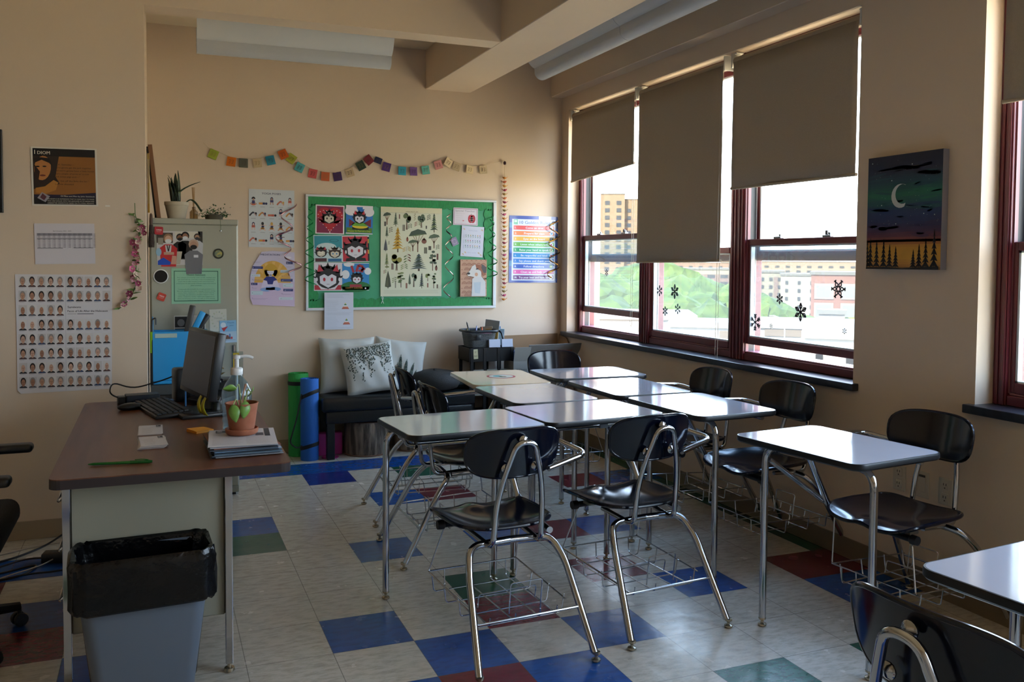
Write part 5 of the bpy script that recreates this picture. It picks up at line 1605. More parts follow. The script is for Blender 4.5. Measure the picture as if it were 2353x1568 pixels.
o = thing('round_mirror', 'small round black mirror with white rim on the cabinet', 'mirror', (-.562, CY, 1.332))
MB().lathe([(.041, 0), (.041, .008), (.036, .009), (.036, .0), ], mat('white_rim', '#cfcfcf', .3), 32, M=RX).build('rim', o)
MB().lathe([(.0365, 0), (.0365, .007)], mat('mirror_black', '#08080c', .08), 32, M=RX).build('glass', o)
o = thing('round_magnet', 'round bronze souvenir magnet at right of the photograph', 'magnet', (-.241, CY, 1.467))
MB().lathe([(.03, 0), (.03, .004), (.027, .007), (.021, .006)], mat('bronze_dark', '#3a3a30', .35, metal=.6), 28, M=RX).build('rim', o)
MB().lathe([(.021, 0), (.021, .0062)], mat('bronze_face', '#6e7a60', .4, noise=(80, '#b0a050', .45, .6)), 24, M=RX).build('face', o)
a = Art(.098, .132, '#bfc0b4').text('THANK', .5, .45, .012, '#8a9088', 2, maxw=.5).text('YOU', .55, .6, .012, '#8a9088', 2, maxw=.28)
for i in range(14):
    an = i / 14 * 6.28
    a.ell(.5 + .36 * cos(an), .48 + .36 * sin(an), .06, .03, ['#a8b094', '#b4b8a0', '#9aa49a'][i % 3], 2, 8, rot=an * 57)
on_cab(a, 'thank_you_card', 'pale floral card lettered THANK YOU on the cabinet', 'card', -.294, 1.135, -1.5)
a = Art(.096, .134, '#a8c2d4').rect(0, 0, 1, .5, '#7fb0d0').text('Thank', .66, .14, .011, '#3a6aa0', 3, maxw=.44).text('you', .7, .26, .011, '#3a6aa0', 3, maxw=.24)
a.ell(.22, .2, .16, .12, '#c8d4dc', 2).poly([(.1, .34), (.5, .26), (.34, .4), (.24, .5)], '#b0343c', 3).rect(.3, .72, .62, .84, '#6a4a3a', 3).rect(.38, .66, .5, .72, '#8a3a3a', 4).rect(.55, .6, .62, .76, '#3c62a0', 4).rect(.64, .74, .74, .84, '#b83c40', 4).rect(.3, .88, .9, .89, '#5a6478', 3)
on_cab(a, 'snowman_card', 'light blue thank-you card with a snowman overlapping the floral card', 'card', -.236, 1.067, -2, .003)
a = Art(.176, .14, '#b9bab8').rect(.03, .04, .42, .5, '#141416').rect(.03, .54, .42, .98, '#1a1a1c').rect(.73, .04, .97, .7, '#18181a').ell(.22, .3, .12, .16, '#6a6a6e', 2, 10).ell(.85, .4, .09, .2, '#8a8480', 2, 10).rect(.79, .12, .92, .2, '#4a4a4c', 2).ell(.56, .62, .14, .12, '#b0702a', 2, 12)
on_cab(a, 'photo_strip', 'white-edged sheet of small black photographs behind the blue bin', 'photograph', -.493, 1.1)
for i, (y, z, w_, h_, r_) in enumerate(((2.3, 1.45, .2, .2, 4), (2.32, 1.27, .18, .26, -2), (2.3, 1.12, .15, .12, 0))):
    a = Art(w_, h_, '#b8c0cc').lines(.1, .9, .1, .9, 8, '#8a929c', .0014, .2)
    a.build('side_paper', ('curled white paper, highest of three on the cabinet\'s right side', 'white paper, middle of three on the cabinet\'s right side', 'white paper, lowest of three on the cabinet\'s right side')[i], 'paper', (CX1 + .004 + .006 * (2 - i), y, z), rz=radians(90 - 4), roll=radians(r_))

# blue bin in front of the cabinet
bb = thing('blue_bin', 'bright blue plastic bin on a dark stand before the cabinet', 'bin', (-.46, 1.96, 0))
bl = mat('bright_blue', '#1f8fd0', .4)
ld = MB()
ld.box(-.15, .15, -.08, .075, .72, .74, bl, .006)
for (x0, x1, y0, y1) in ((-.15, .15, -.08, -.072), (-.15, .15, .067, .075), (-.15, -.142, -.072, .067), (.142, .15, -.072, .067)):
    ld.box(x0, x1, y0, y1, .74, 1.02, bl, .003)
ld.build('tub', bb)
MB().box(-.138, -.02, -.084, -.08, .985, 1.01, mat('label_holder', '#9fb4b0', .3), .002).build('label_holder', bb)
MB().box(-.152, -.146, -.05, .06, 1.0, 1.1, bl, .003).build('clip', bb)
st2 = MB(); st2.box(-.16, .16, -.09, .078, .66, .719, mat('stand_grey', '#3a3f42', .45), .006); st2.box(-.15, .15, -.085, .075, .05, .66, pl_b, .01)
for x in (-.13, .13):
    for y in (-.07, .06):
        st2.ball((x, y, .025), .025, bplug, 1)
st2.build('stand', bb)
for (nm, lb, x, c, w_, h_, r_) in (('stapler', 'dark grey stapler standing up in the blue bin', -.405, '#3a3836', .034, .2, 12), ('folder_tab', 'bright blue folder leaning in the blue bin', -.372, '#2a9ad8', .034, .17, 26), ('black_marker_case', 'black case leaning beside the blue folder in the bin', -.352, '#141416', .03, .16, 34)):
    m = MB().box(-w_ / 2, w_ / 2, -.012, .012, -.04, h_ - .04, mat('m_' + nm, c, .4), .006)
    q = m.build(nm, None, (x - .02, 1.93 + .02 * (nm == 'folder_tab') + .04 * (nm == 'black_marker_case'), 1.01)); q.rotation_euler = (0, radians(r_), 0)
    tag(q, lb, nm.replace('_', ' ').split()[-1] if nm != 'stapler' else 'stapler')
# thin things hanging between partition and cabinet
hg = thing('umbrella', 'furled black umbrella with lime band beside the cabinet', 'umbrella', (-.612, 1.9, .66))
MB().tube([(0, 0, 0), (0, 0, .06), (.004, 0, .3), (.0, 0, .36)], [.004, .012, .014, .006], pl_b, 10).build('canopy', hg)
MB().tube([(0, 0, .24), (0, 0, .36)], .012, mat('lime', '#8fc81c', .4), 10).build('lime_band', hg)
MB().tube(arc([(0, 0, .36), (0, 0, .43), (.02, 0, .44), (.02, 0, .4)], .01), .004, pl_b, 8).build('handle', hg)
wk = thing('hand_brush', 'brown bristle hand brush hanging at the cabinet\'s upper left edge', 'brush', (-.612, 2.03, 1.5))
MB().lathe([(.016, 0), (.018, .03), (.013, .09), (.01, .13)], mat('bristle', '#2e2019', .8, bump=(80, .6)), 12).build('bristles', wk)
MB().lathe([(.008, .13), (.01, .15), (.007, .19), (0, .2)], mat('brush_wood', '#4a3326', .5), 12).build('handle', wk)
a = Art(.03, .34, '#c8b46a').rect(0, .1, 1, .5, '#c9c2b0').rect(0, .85, 1, 1, '#c8a02c')
a.build('paper_strip', 'yellow and white paper strip hanging at the alcove\'s left edge', 'paper', (XJ + .012, 2.02, 1.87), rz=radians(-70))
pf = thing('leaning_frame', 'wooden-edged frame leaning on top of the cabinet', 'picture frame', (-.57, 2.3, CZ + .001))
fr2 = MB()
MT = Matrix.Rotation(radians(-6), 4, 'Y')
fr2.box(-.012, .012, -.2, .2, 0, .43, mat('frame_wood', '#6a4426', .5, noise=(6, '#7c5432', .3, .7, (1, 1, .2))), .002, M=MT).build('frame', pf)
MB().box(-.02, -.012, -.19, .19, .02, .42, mat('frame_back', '#15130f', .7), M=MT).build('backing', pf)

# plants and reeds on the cabinet
pp = thing('snake_plant', 'spiky dark green plant in a stone-grey pot on the cabinet', 'potted plant', (-.47, 2.2, CZ))
gpot = mat('stone_pot', '#aaa18c', .75, noise=(12, '#b8b09c', .3, .7))
MB().lathe([(.03, 0), (.05, .001), (.066, .082), (.069, .084), (.0695, .104), (.064, .104), (.06, .09), (.0, .088)], gpot, 32).build('pot', pp)
sn = mat('snake_leaf', '#22301c', .35, noise=(16, '#38482c', .45, .6, (1, 1, 2)))
def blade(L_, W_, lean, az, twist=0.2):
    mb = MB(); vs = []; n = 9
    for i in range(n + 1):
        t = i / n
        w_ = W_ / 2 * (sin(pi * (.18 + .8 * t)) ** .7) * (1 if t < .97 else .15)
        x = lean * L_ * t * t; z = L_ * t * (1 - .25 * abs(lean) * t)
        a_ = twist * t
        dx, dy = cos(a_) * w_, sin(a_) * w_
        vs += [(x - dy * .2, -dx, z), (x + .006 * (1 - t), 0, z), (x + dy * .2, dx, z)]
    fs = []
    for i in range(n):
        q = 3 * i
        fs += [(q, q + 1, q + 4, q + 3), (q + 1, q + 2, q + 5, q + 4)]
    return mb.add(vs, fs, sn, True)
rb = random.Random(12)
for i, (L_, W_, le, az) in enumerate(((.2, .03, .1, 100), (.19, .03, .3, 170), (.17, .03, .15, 200), (.16, .028, .1, 20), (.13, .03, .2, 260), (.15, .026, .15, 320), (.18, .03, .9, -20), (.12, .026, .3, 60), (.17, .032, .05, 140), (.14, .03, .25, 230), (.15, .03, .1, 0), (.21, .026, .05, 150))):
    q = blade(L_, W_, le, az).build('leaf', pp, (rb.uniform(-.025, .025), rb.uniform(-.02, .02), .085)); q.rotation_euler = (0, 0, radians(az)); q.modifiers.new('s', 'SOLIDIFY').thickness = .0025
q = MB().tube(arc([(.05, 0, .1), (.08, -.01, .125), (.11, -.02, .1), (.14, -.03, .05)], .04), [.004] * 5 + [.006] * 12, sn, 7).build('leaf', pp)
rd = thing('reed_diffuser', 'glass reed diffuser with wooden sticks behind the spiky plant', 'diffuser', (-.37, 2.26, CZ))
MB().lathe([(.022, 0), (.024, .004), (.024, .05), (.01, .065), (.01, .08)], glass_mat('amber_glass', '#c8b898', haze=.03), 20).build('jar', rd)
for k in range(5):
    MB().tube([(0, 0, .01), (.004 * (k - 2.5), .004 * (k % 3 - 1), .2)], .0016, mat('reed', '#a8865a', .7), 5).build('reed', rd)
iv = thing('trailing_plant', 'small bushy green plant trailing over the cabinet\'s top right', 'potted plant', (-.26, 2.13, CZ))
MB().lathe([(.04, 0), (.05, .002), (.055, .03), (.05, .03), (0, .028)], mat('moss_tray', '#4a4434', .8), 18).build('tray', iv)
ivm = [mat('ivy_a', '#2c4a24', .5), mat('ivy_b', '#3f6230', .5)]
for k in range(2):
    mb = MB()
    for i in range(120):
        x, y, z = rb.gauss(0, .045), rb.gauss(-.015, .022), .02 + abs(rb.gauss(0, .022))
        if abs(x) > .1: continue
        M_ = Matrix.Translation((x, y, z)) @ Matrix.Rotation(rb.uniform(0, 6.3), 4, 'Z') @ Matrix.Rotation(rb.uniform(-1, 1), 4, 'X')
        s = .008 + .006 * rb.random()
        mb.add([(0, 0, 0), (s * .5, s * .6, .001), (0, s * 1.3, 0), (-s * .5, s * .6, .001)], [(0, 1, 2, 3)], ivm[k], True, M_)
    q = mb.build('foliage', iv); tag(q, kind='stuff')
hk = MB().tube([(.03, -.085, .0), (.032, -.09, -.04), (.032, -.09, -.065)], .0012, ivm[0], 5)
hk.lathe([(.005, 0), (.006, .004), (.005, .008)], alu, 10, (.032, -.09, -.073))
hk.build('hanging_stem', iv)

# ------------------------------------------------------------------ flower garland on the left wall
gl = thing('flower_garland', 'hanging garland of pink blossoms and green leaves on the left wall', 'garland', (0, YL - .02, 0))
gpt = [(-.688, 1.724), (-.686, 1.65), (-.66, 1.605), (-.668, 1.547), (-.698, 1.501), (-.676, 1.445), (-.687, 1.376), (-.682, 1.308), (-.71, 1.228), (-.772, 1.17)]
MB().tube(arc([(x, 0, z) for x, z in gpt], .03), .002, mat('vine', '#4a6a34', .6), 6).build('vine', gl)
pk = [mat('blossom_a', '#b04a74', .6), mat('blossom_b', '#c48a94', .6), mat('blossom_c', '#8a3050', .6), mat('blossom_d', '#c4a898', .6)]
lvm = [mat('garland_leaf_a', '#4a6a2c', .5), mat('garland_leaf_b', '#6a8440', .5)]
def along(t):
    k = t * (len(gpt) - 1); i = min(int(k), len(gpt) - 2); f = k - i
    return gpt[i][0] * (1 - f) + gpt[i + 1][0] * f, gpt[i][1] * (1 - f) + gpt[i + 1][1] * f
for i in range(22):
    t = .24 + .76 * i / 22; x, z = along(min(t, 1))
    mb = MB()
    m_ = pk[(i * 7) % 4]
    s = .012 + .005 * rb.random()
    for k in range(6):
        an = k / 6 * 6.28
        mb.add([(0, 0, 0), (s * cos(an - .5), -.006, s * sin(an - .5)), (s * 1.25 * cos(an), -.009, s * 1.25 * sin(an)), (s * cos(an + .5), -.006, s * sin(an + .5))], [(0, 1, 2, 3)], m_, True)
    mb.ball((0, -.004, 0), .004, pk[3], 1)
    q = mb.build('blossom', gl, (x + rb.uniform(-.024, .024), rb.uniform(-.014, .002), z + rb.uniform(-.01, .01))); q.rotation_euler = (rb.uniform(-.6, .6), rb.uniform(-2, 2), rb.uniform(-.6, .6))
for i in range(58):
    t = .08 + .92 * i / 58; x, z = along(t)
    q = leaf_mesh(.026 + .012 * rb.random(), .013, lvm[i % 2], .3, .3, 4).build('leaf', gl, (x + rb.uniform(-.006, .006), rb.uniform(-.008, .006), z)); q.rotation_euler = (rb.uniform(-1, 1), rb.uniform(-3, 3), rb.uniform(-3, 3))

# ------------------------------------------------------------------ bench and its cushions
lea = mat('black_leather', '#14181a', .32, bump=(50, .15))
bn = thing('bench', 'long black leather bench against the back wall', 'bench', (1.08, 2.955, 0))
bw, bd2 = 1.16, .35
m = MB(); m.box(-bw / 2, bw / 2, -bd2 / 2, bd2 / 2, .34, .45, lea, .03, seg=4)
m.tube([(.0, -bd2 / 2 + .01, .447), (.0, bd2 / 2 - .01, .447)], .003, lea, 6); m.build('seat_pad', bn)
for i, (x, y) in enumerate(((-.515, -.13), (.515, -.13), (-.515, .13), (.515, .13))):
    MB().box(x - .028, x + .028, y - .028, y + .028, 0, .345, lea, .004).build('leg', bn)
MB().box(-.55, .55, -.165, .165, .26, .345, lea, .008).build('apron', bn)

lin_w = mat('pillow_white', '#b9bcb8', .85, bump=(300, .1))
prm = print_mat('pillow_print', .85)
def pillow_surf(w, h, d, u, v, side):
    """u, v in -1..1"""
    k = max(0, (1 - abs(u) ** 2.6)) ** .5 * max(0, (1 - abs(v) ** 2.6)) ** .5
    px = u * w / 2 * (1 - .09 * (1 - v * v) * abs(u) ** 3 * .8)
    pz = v * h / 2 * (1 - .09 * (1 - u * u) * abs(v) ** 3 * .8)
    wr_ = .004 * sin(u * 9 + v * 4) * k
    return Vector((px, side * (d / 2 * k ** .8 + wr_), pz))
def pillow(label, w, h, d, loc, rot, leaves):
    mb = MB(); n = 22
    cw = hx('#b9bcb8')
    for side in (-1, 1):
        vs = [pillow_surf(w, h, d, i / n * 2 - 1, j / n * 2 - 1, side) for j in range(n + 1) for i in range(n + 1)]
        fs = []
        for j in range(n):
            for i in range(n):
                a_ = j * (n + 1) + i
                q = (a_, a_ + 1, a_ + n + 2, a_ + n + 1)
                fs.append(q if side == -1 else q[::-1])
        mb.add(vs, fs, prm, True, color=cw)
    for (u, v, ru, rv, ang, c) in leaves:
        ring = []
        for k in range(8):
            t = k / 8 * 2 * pi
            du, dv = ru * cos(t), rv * sin(t)
            uu, vv = u + (du * cos(ang) - dv * sin(ang)) / w * 2, v + (du * sin(ang) + dv * cos(ang)) / h * 2
            p_ = pillow_surf(w, h, d, max(-.97, min(.97, uu)), max(-.97, min(.97, vv)), -1)
            ring.append(p_ + Vector((0, -.0025, 0)))
        mb.add(ring, [tuple(range(8))], prm, True, color=hx(c))
    o = mb.build('pillow', None, loc)
    o.rotation_euler = rot
    tag(o, label, 'pillow')
    return o
rv_ = random.Random(21)
GR = ['#2a332c', '#3c463c', '#59635a', '#1c221e']
l1 = [(.45 + .06 * (i % 2 * 2 - 1) + .03, -.1 - i * .13, .016, .019, rv_.random(), GR[i % 3]) for i in range(7)] + [(.62, -.2 - .12 * i, .017, .02, 0, GR[(i + 1) % 3]) for i in range(5)]
pillow('white pillow with a few round leaves, leftmost and half hidden', .42, .42, .13, (.735, 3.05, .65), (radians(-14), 0, radians(-4)), l1)
l2 = []
for s in range(24):
    u = -.82 + 1.64 * s / 23 + rv_.uniform(-.03, .03); ln = rv_.uniform(.4, 1.45)
    for i in range(int(ln * 20)):
        v = .86 - i * .05
        dens = 1 if i < 9 else .75
        if rv_.random() < dens:
            l2.append((u + rv_.uniform(-.035, .035) + .03 * sin(i * .7), v + rv_.uniform(-.02, .02), rv_.uniform(.0045, .008), rv_.uniform(.003, .0055), rv_.uniform(0, 3.1), GR[rv_.randrange(4)]))
pillow('white pillow printed with hanging vines, front of the three on the bench', .4, .38, .14, (.875, 2.93, .632), (radians(-16), radians(-6), radians(4)), l2)
l3 = []
for (bu, bv, tu, tv, w_) in ((-.45, -.9, -.5, .5, .022), (-.2, -.9, -.12, -.05, .018), (0, -.9, -.02, .25, .02), (.15, -.9, .22, .1, .02), (.3, -.9, .5, .0, .02), (.45, -.9, .62, -.25, .017), (-.05, -.9, -.3, -.3, .014), (.2, -.9, .36, -.35, .014)):
    for i in range(14):
        t = i / 13
        l3.append((bu + (tu - bu) * t, bv + (tv - bv) * t, .02, w_ * (1 - t) ** .5 + .003, math.atan2(tv - bv, tu - bu), ['#3a4740', '#566259', '#2c352f'][i % 3]))
pillow('white pillow printed with upright spiky leaves, right of the three', .4, .4, .13, (1.125, 3.03, .64), (radians(-15), radians(8), radians(-5)), l3)
cu_ = MB()
cm = mat('charcoal_cloth', '#2a2928', .8, bump=(120, .2))
prof = [(0.0, 0), (.12, .0), (.175, .02), (.197, .06), (.19, .1), (.15, .135), (.06, .152), (.012, .146), (0, .146)]
cu_.lathe(prof, cm, 40)
cu_.ball((0, 0, .148), .012, cm, 2)
for k in range(20):
    an = k / 20 * 6.28
    cu_.tube([(.19 * cos(an), .19 * sin(an), .045), (.185 * cos(an), .185 * sin(an), .105)], .0025, cm, 5)
tag(cu_.build('floor_cushion', None, (1.385, 2.95, .451)), 'round charcoal cushion lying on the right half of the bench', 'cushion')
cu2 = MB().lathe([(0, 0), (.08, 0), (.11, .03), (.1, .07), (.04, .09), (0, .09)], mat('teal_cloth', '#22404e', .8), 28)
tag(cu2.build('small_cushion', None, (1.61, 3.03, .451)), 'small dark blue cushion at the far right end of the bench', 'cushion')

# ------------------------------------------------------------------ on the floor along the back wall
bark = mat('bark_print', '#4a4138', .8, noise=(9, '#8a7c6c', .42, .6, (3.2, 3.2, .45)), bump=(24, .8))
ring_m = mat('stump_top', '#5c4636', .7, noise=(8, '#74584a', .3, .7))
def stump(label, x, y, r, h):
    o = thing('stump_pouf', label, 'pouf', (x, y, 0))
    m_ = MB(); m_.lathe([(r * .97, .006), (r, .02), (r * 1.01, h * .5), (r, h - .02), (r * .97, h - .006)], bark, 44); m_.build('side', o)
    m_ = MB(); m_.lathe([(r * .965, h - .008), (r * .98, h - .004), (r * .9, h), (0, h + .002)], ring_m, 44); m_.build('top', o)
    m_ = MB(); m_.tube([(r * cos(t / 40 * 2 * pi), r * sin(t / 40 * 2 * pi), .006) for t in range(40)], .005, mat('stump_piping', '#7a5844', .7), 6, closed=True); m_.build('piping', o)
stump('tree-stump pouf under the bench, the nearer and larger one', .862, 2.965, .165, .252)
stump('tree-stump pouf under the bench behind the front desk\'s leg', 1.225, 3.0, .14, .25)
def yoga_mat(label, x, y, r, h, c, c2, strap_z):
    o = thing('yoga_mat', label, 'yoga mat', (x, y, 0))
    m_ = MB()
    mm = mat('mat_' + c[1:], c, .75, bump=(200, .15))
    vs = []; n = 22; turns = 3.0; N_ = 66
    ins = []
    for i in range(N_):
        t = i / (N_ - 1); a_ = t * turns * 2 * pi; rr_ = r * (.42 + .56 * t)
        ins.append((rr_ * cos(a_), rr_ * sin(a_)))
    th = .0035
    outl = [((x_ * (1 - th / sqrt(x_ * x_ + y_ * y_))), (y_ * (1 - th / sqrt(x_ * x_ + y_ * y_)))) for x_, y_ in ins]
    vs = [(x_, y_, 0) for x_, y_ in ins] + [(x_, y_, h) for x_, y_ in ins] + [(x_, y_, 0) for x_, y_ in outl] + [(x_, y_, h) for x_, y_ in outl]
    fs = []
    for i in range(N_ - 1):
        fs += [(i, i + 1, N_ + i + 1, N_ + i), (2 * N_ + i, 3 * N_ + i, 3 * N_ + i + 1, 2 * N_ + i + 1), (N_ + i, N_ + i + 1, 3 * N_ + i + 1, 3 * N_ + i)]
    m_.add(vs, fs, mm, True)
    m_.lathe([(r * .985, 0), (r, .004), (r, h - .004), (r * .985, h)], mm, 40, cap0=False, cap1=False)
    m_.lathe([(r * .2, h * .98), (r * .95, h * .97)], mm, 30, cap0=False, cap1=False)
    m_.build('roll', o)
    sm_ = mat('strap_black', '#0c0c0e', .6)
    for z0, sl in strap_z:
        s_ = MB(); vs = []; n = 40
        for i in range(n):
            an = i / n * 2 * pi
            zz = z0 + sl * cos(an + .6)
            for rr_, dz in ((r + .002, -.014), (r + .004, 0), (r + .002, .014)):
                vs.append((rr_ * cos(an), rr_ * sin(an), zz + dz))
        s_.add(vs, [(3 * i + k, 3 * ((i + 1) % n) + k, 3 * ((i + 1) % n) + k + 1, 3 * i + k + 1) for i in range(n) for k in (0, 1)], sm_, True)
        s_.build('strap', o)
    return o
ym = yoga_mat('rolled green exercise mat standing behind the blue one', .372, 3.045, .072, .605, '#2fa04a', '', ((.535, .0),))
yb_ = yoga_mat('rolled blue exercise mat with black straps by the bench', .425, 2.87, .064, .585, '#1f62b4', '', ((.47, .03), (.1, .02)))
MB().tube(arc([(-.06, -.03, .48), (-.1, -.05, .3), (-.15, -.06, .14), (-.1, -.06, .1), (-.06, -.04, .11)], .05, 5), .005, MATS['strap_black'], 6).build('strap_loop', yb_)
pkm = mat('foam_pink', '#a02a72', .7)
for x, y, rz_, l in ((.525, 2.99, 3, 'pink foam block standing left of the bench leg'), (.635, 3.0, -4, 'pink foam block standing right of the bench leg')):
    q = MB().box(-.047, .047, -.04, .04, 0, .165, pkm, .01, seg=3).build('foam_block', None, (x, y, 0), radians(rz_)); tag(q, l, 'foam block')
q = MB().lathe([(0, 0), (.06, 0), (.062, .006), (.0, .008)], pkm, 20).build('foam_disc', None, (.575, 2.885, 0)); tag(q, 'flat pink disc on the floor before the foam blocks', 'disc')

# ------------------------------------------------------------------ black rack, basket and boxes in the corner
rk = thing('drawer_rack', 'black mesh drawer rack right of the bench', 'rack', (1.815, 2.985, 0))
for x in (-.165, -.06, .055, .165):
    m = MB(); m.box(x - .012, x + .012, -.138, -.122, 0, .765, pl_b, .002); m.box(x - .012, x + .012, .122, .138, 0, .765, pl_b, .002); m.build('upright', rk)
for z, h_ in ((.66, .105), (.4, .12), (.12, .14)):
    m = MB(); m.box(-.185, .185, -.13, .13, z, z + .006, pl_b); 
    for (x0, x1, y0, y1) in ((-.185, .185, -.134, -.13), (-.185, .185, .13, .134), (-.185, -.181, -.13, .13), (.181, .185, -.13, .13)):
        m.box(x0, x1, y0, y1, z, z + h_, pl_b, .0015, seg=1)
    m.build('drawer', rk)
for i in range(3):
    q = Art(.085, .2, '#7a7c74'); q.build('drawer_card', parent=rk, loc=(-.11 + i * .11, -.1365, .5))
q = Art(.036, .075, '#b8b490').text('IT', .5, .4, .014, '#4a4838', 2).text('Exam', .5, .75, .012, '#4a4838', 2, maxw=.7); q.build('note_tag', parent=rk, loc=(-.135, -.135, .72), roll=radians(-4))
bk_ = thing('basket', 'grey woven basket of pens standing on the black rack', 'basket', (1.745, 2.965, .767))
wv = mat('woven_grey', '#54585a', .6, bump=(150, .6))
rings = [rring(.2, .17, .04, .0), rring(.235, .2, .05, .11), rring(.225, .19, .045, .11), rring(.195, .165, .04, .01)]
n = len(rings[0]); vs = [v for r in rings for v in r]
m = MB(); m.add(vs, [(k * n + i, k * n + (i + 1) % n, (k + 1) * n + (i + 1) % n, (k + 1) * n + i) for k in range(3) for i in range(n)] + [tuple(range(n - 1, -1, -1)), tuple(3 * n + i for i in range(n))], wv, True)
for k in range(9):
    r_ = rrect(.203 + .0033 * k, .173 + .003 * k, .04, 5); m.tube([(x, y, .008 + k * .0118) for x, y in r_], .0035, wv, 5, closed=True)
m.build('body', bk_)
m = MB(); m.tube([(x, y, .125) for x, y in rrect(.26, .225, .055, 6)], .011, pl_g, 8, closed=True); m.tube(arc([(.12, -.03, .125), (.165, -.06, .12), (.175, -.1, .03)], .03), .008, pl_b, 8); m.box(-.06, -.02, -.115, -.105, .06, .1, pl_g, .004); m.build('rim', bk_)
for i, (x, y, c, L_, tx, ty, nm, lb) in enumerate(((-.05, .0, '#15151a', .17, -.04, .02, 'pencil', 'long black pencil leaning out of the basket'), (-.02, .02, '#8fa0c8', .14, .01, .0, 'pen', 'pale blue pen standing in the basket'), (.0, .01, '#3a3470', .12, -.02, 0, 'pen', 'dark violet pen standing in the basket'), (.02, .0, '#c8561c', .13, .012, .01, 'marker', 'orange marker standing in the basket'), (.03, -.02, '#1c6a3a', .11, .02, 0, 'marker', 'green marker standing in the basket'), (-.06, .03, '#8a7a4a', .12, -.02, .01, 'pencil', 'yellow-brown pencil at the left of the basket'))):
    q = MB().tube([(0, 0, 0), (tx, ty, L_), (tx * 1.05, ty * 1.05, L_ + .012)], [.0055, .0055, .001], mat('pen_%d' % i, c, .4), 8).build(nm, None, (1.745 + x, 2.965 + y, .779)); tag(q, lb, nm)
q = MB().box(-.045, .045, -.03, .03, 0, .1, mat('pouch_pink', '#b04a80', .6), .015).build('pencil_pouch', None, (1.8, 2.95, .78), radians(20)); tag(q, 'pink pencil pouch sticking out of the grey basket', 'pouch')
for i, (x, y, w_, h_, r_, c, nm, lb) in enumerate(((1.875, 3.05, .12, .2, 6, '#8a9092', 'folder', 'tall grey folder standing behind the basket'), (1.862, 3.0, .1, .13, 4, '#a8843c', 'folder', 'manila folder standing right of the basket'), (1.835, 3.02, .1, .15, -3, '#8a7c68', 'folder', 'brown folder standing behind the pink pouch'), (1.945, 3.03, .07, .13, 2, '#90a8b4', 'folder', 'pale blue folder, rightmost on the rack'), (1.915, 3.04, .07, .15, 2, '#4a78a8', 'folder', 'blue folder between the grey and the pale blue one'))):
    q = MB().box(-w_ / 2, w_ / 2, -.006, .006, 0, h_, mat('fold_%d' % i, c, .6), .002).build(nm, None, (x, y, .767 + .012 * 0), radians(-50 + 8 * i)); q.rotation_euler = (0, radians(r_), radians(-40 + 6 * i)); tag(q, lb, 'folder')
for x, y, l, nn in ((1.835, 2.865, 'left stack of white index cards on the rack', 9), (1.94, 2.865, 'right stack of white index cards on the rack', 10)):
    m = MB()
    for k in range(nn):
        m.box(-.045 + .001 * (k % 2), .045 + .001 * (k % 2), -.02 + k * .0016, -.0188 + k * .0016, 0, .062 - .0008 * (k % 3), mat('index_card', '#b4bccc', .6))
    q = m.build('index_cards', None, (x, y, .767)); q.rotation_euler = (radians(-6), 0, 0); tag(q, l, 'cards')
card_m = mat('cardboard_grey', '#7c7a76', .8); card_b = mat('cardboard_brown', '#8a6c4c', .8)
def carton(label, x, y, w, d, h, flare, mm, flaps):
    o = thing('cardboard_box', label, 'cardboard box', (x, y, 0))
    m_ = MB()
    t = .005
    for (x0, x1, y0, y1) in ((-w / 2, w / 2, -d / 2, -d / 2 + t), (-w / 2, w / 2, d / 2 - t, d / 2), (-w / 2, -w / 2 + t, -d / 2 + t, d / 2 - t), (w / 2 - t, w / 2, -d / 2 + t, d / 2 - t)):
        m_.box(x0, x1, y0, y1, 0, h, mm)
    m_.box(-w / 2 + t, w / 2 - t, -d / 2 + t, d / 2 - t, 0, t, mm)
    m_.build('body', o)
    for (vs, fm_) in flaps:
        f_ = MB().add(vs, [(0, 1, 2, 3)], fm_)
        q_ = f_.build('flap', o); q_.modifiers.new('s', 'SOLIDIFY').thickness = .004
    return o
bx1 = carton('grey cardboard box with writing on its flared flap, in the corner', 2.3, 2.97, .4, .3, .645, 0, card_m,
             [([(-.2, -.15, .645), (.2, -.15, .645), (.255, -.215, .79), (-.215, -.215, .785)], card_m), ([(-.2, .15, .645), (.2, .15, .645), (.205, .17, .838), (-.28, .17, .83)], card_b), ([(.2, -.15, .645), (.2, .15, .645), (.222, .17, .832), (.222, .03, .81)], card_b)])
w_ = Art(.4, .14, '#7c7a76', thick=.0003)
w_.mb = MB(); w_.t = 0
w_.text('JCY Chuang', .3, .42, .019, '#34363c', 2, maxw=.42).text('Stationery', .72, .4, .018, '#8a2c2c', 2, maxw=.3, bold=.0008).line([(.54, .5), (.72, .56), (.88, .5)], .002, '#8a2c2c', 2).text('and', .74, .68, .018, '#34363c', 2).rect(.88, .62, .92, .64, '#b8b4b0', 2)
q = w_.mb.build('box_writing', bx1, (.015, -.186, .716)); q.rotation_euler = (radians(24), 0, 0)
w_ = Art(.3, .2, '#7c7a76'); w_.mb = MB(); w_.t = 0
w_.text('Joy', .9, .3, .03, '#1c1c20', 2).text('Chuang', .86, .62, .03, '#1c1c20', 2, maxw=.36)
w_.mb.build('box_writing', bx1, (.035, -.1515, .55))
bx2 = carton('small grey carton with books behind the black rack', 2.03, 2.88, .13, .2, .66, 0, mat('carton_pale', '#8a8a84', .8), [([(-.065, -.1, .66), (.065, -.1, .66), (.075, -.12, .77), (-.06, -.12, .77)], mat('carton_pale', '#8a8a84', .8))])
w_ = Art(.13, .1, '#8a8a84'); w_.mb = MB(); w_.t = 0
w_.text('JX Chuang', .5, .5, .014, '#2c2c30', 2, maxw=.7); w_.mb.build('box_writing', bx2, (0, -.1015, .59))
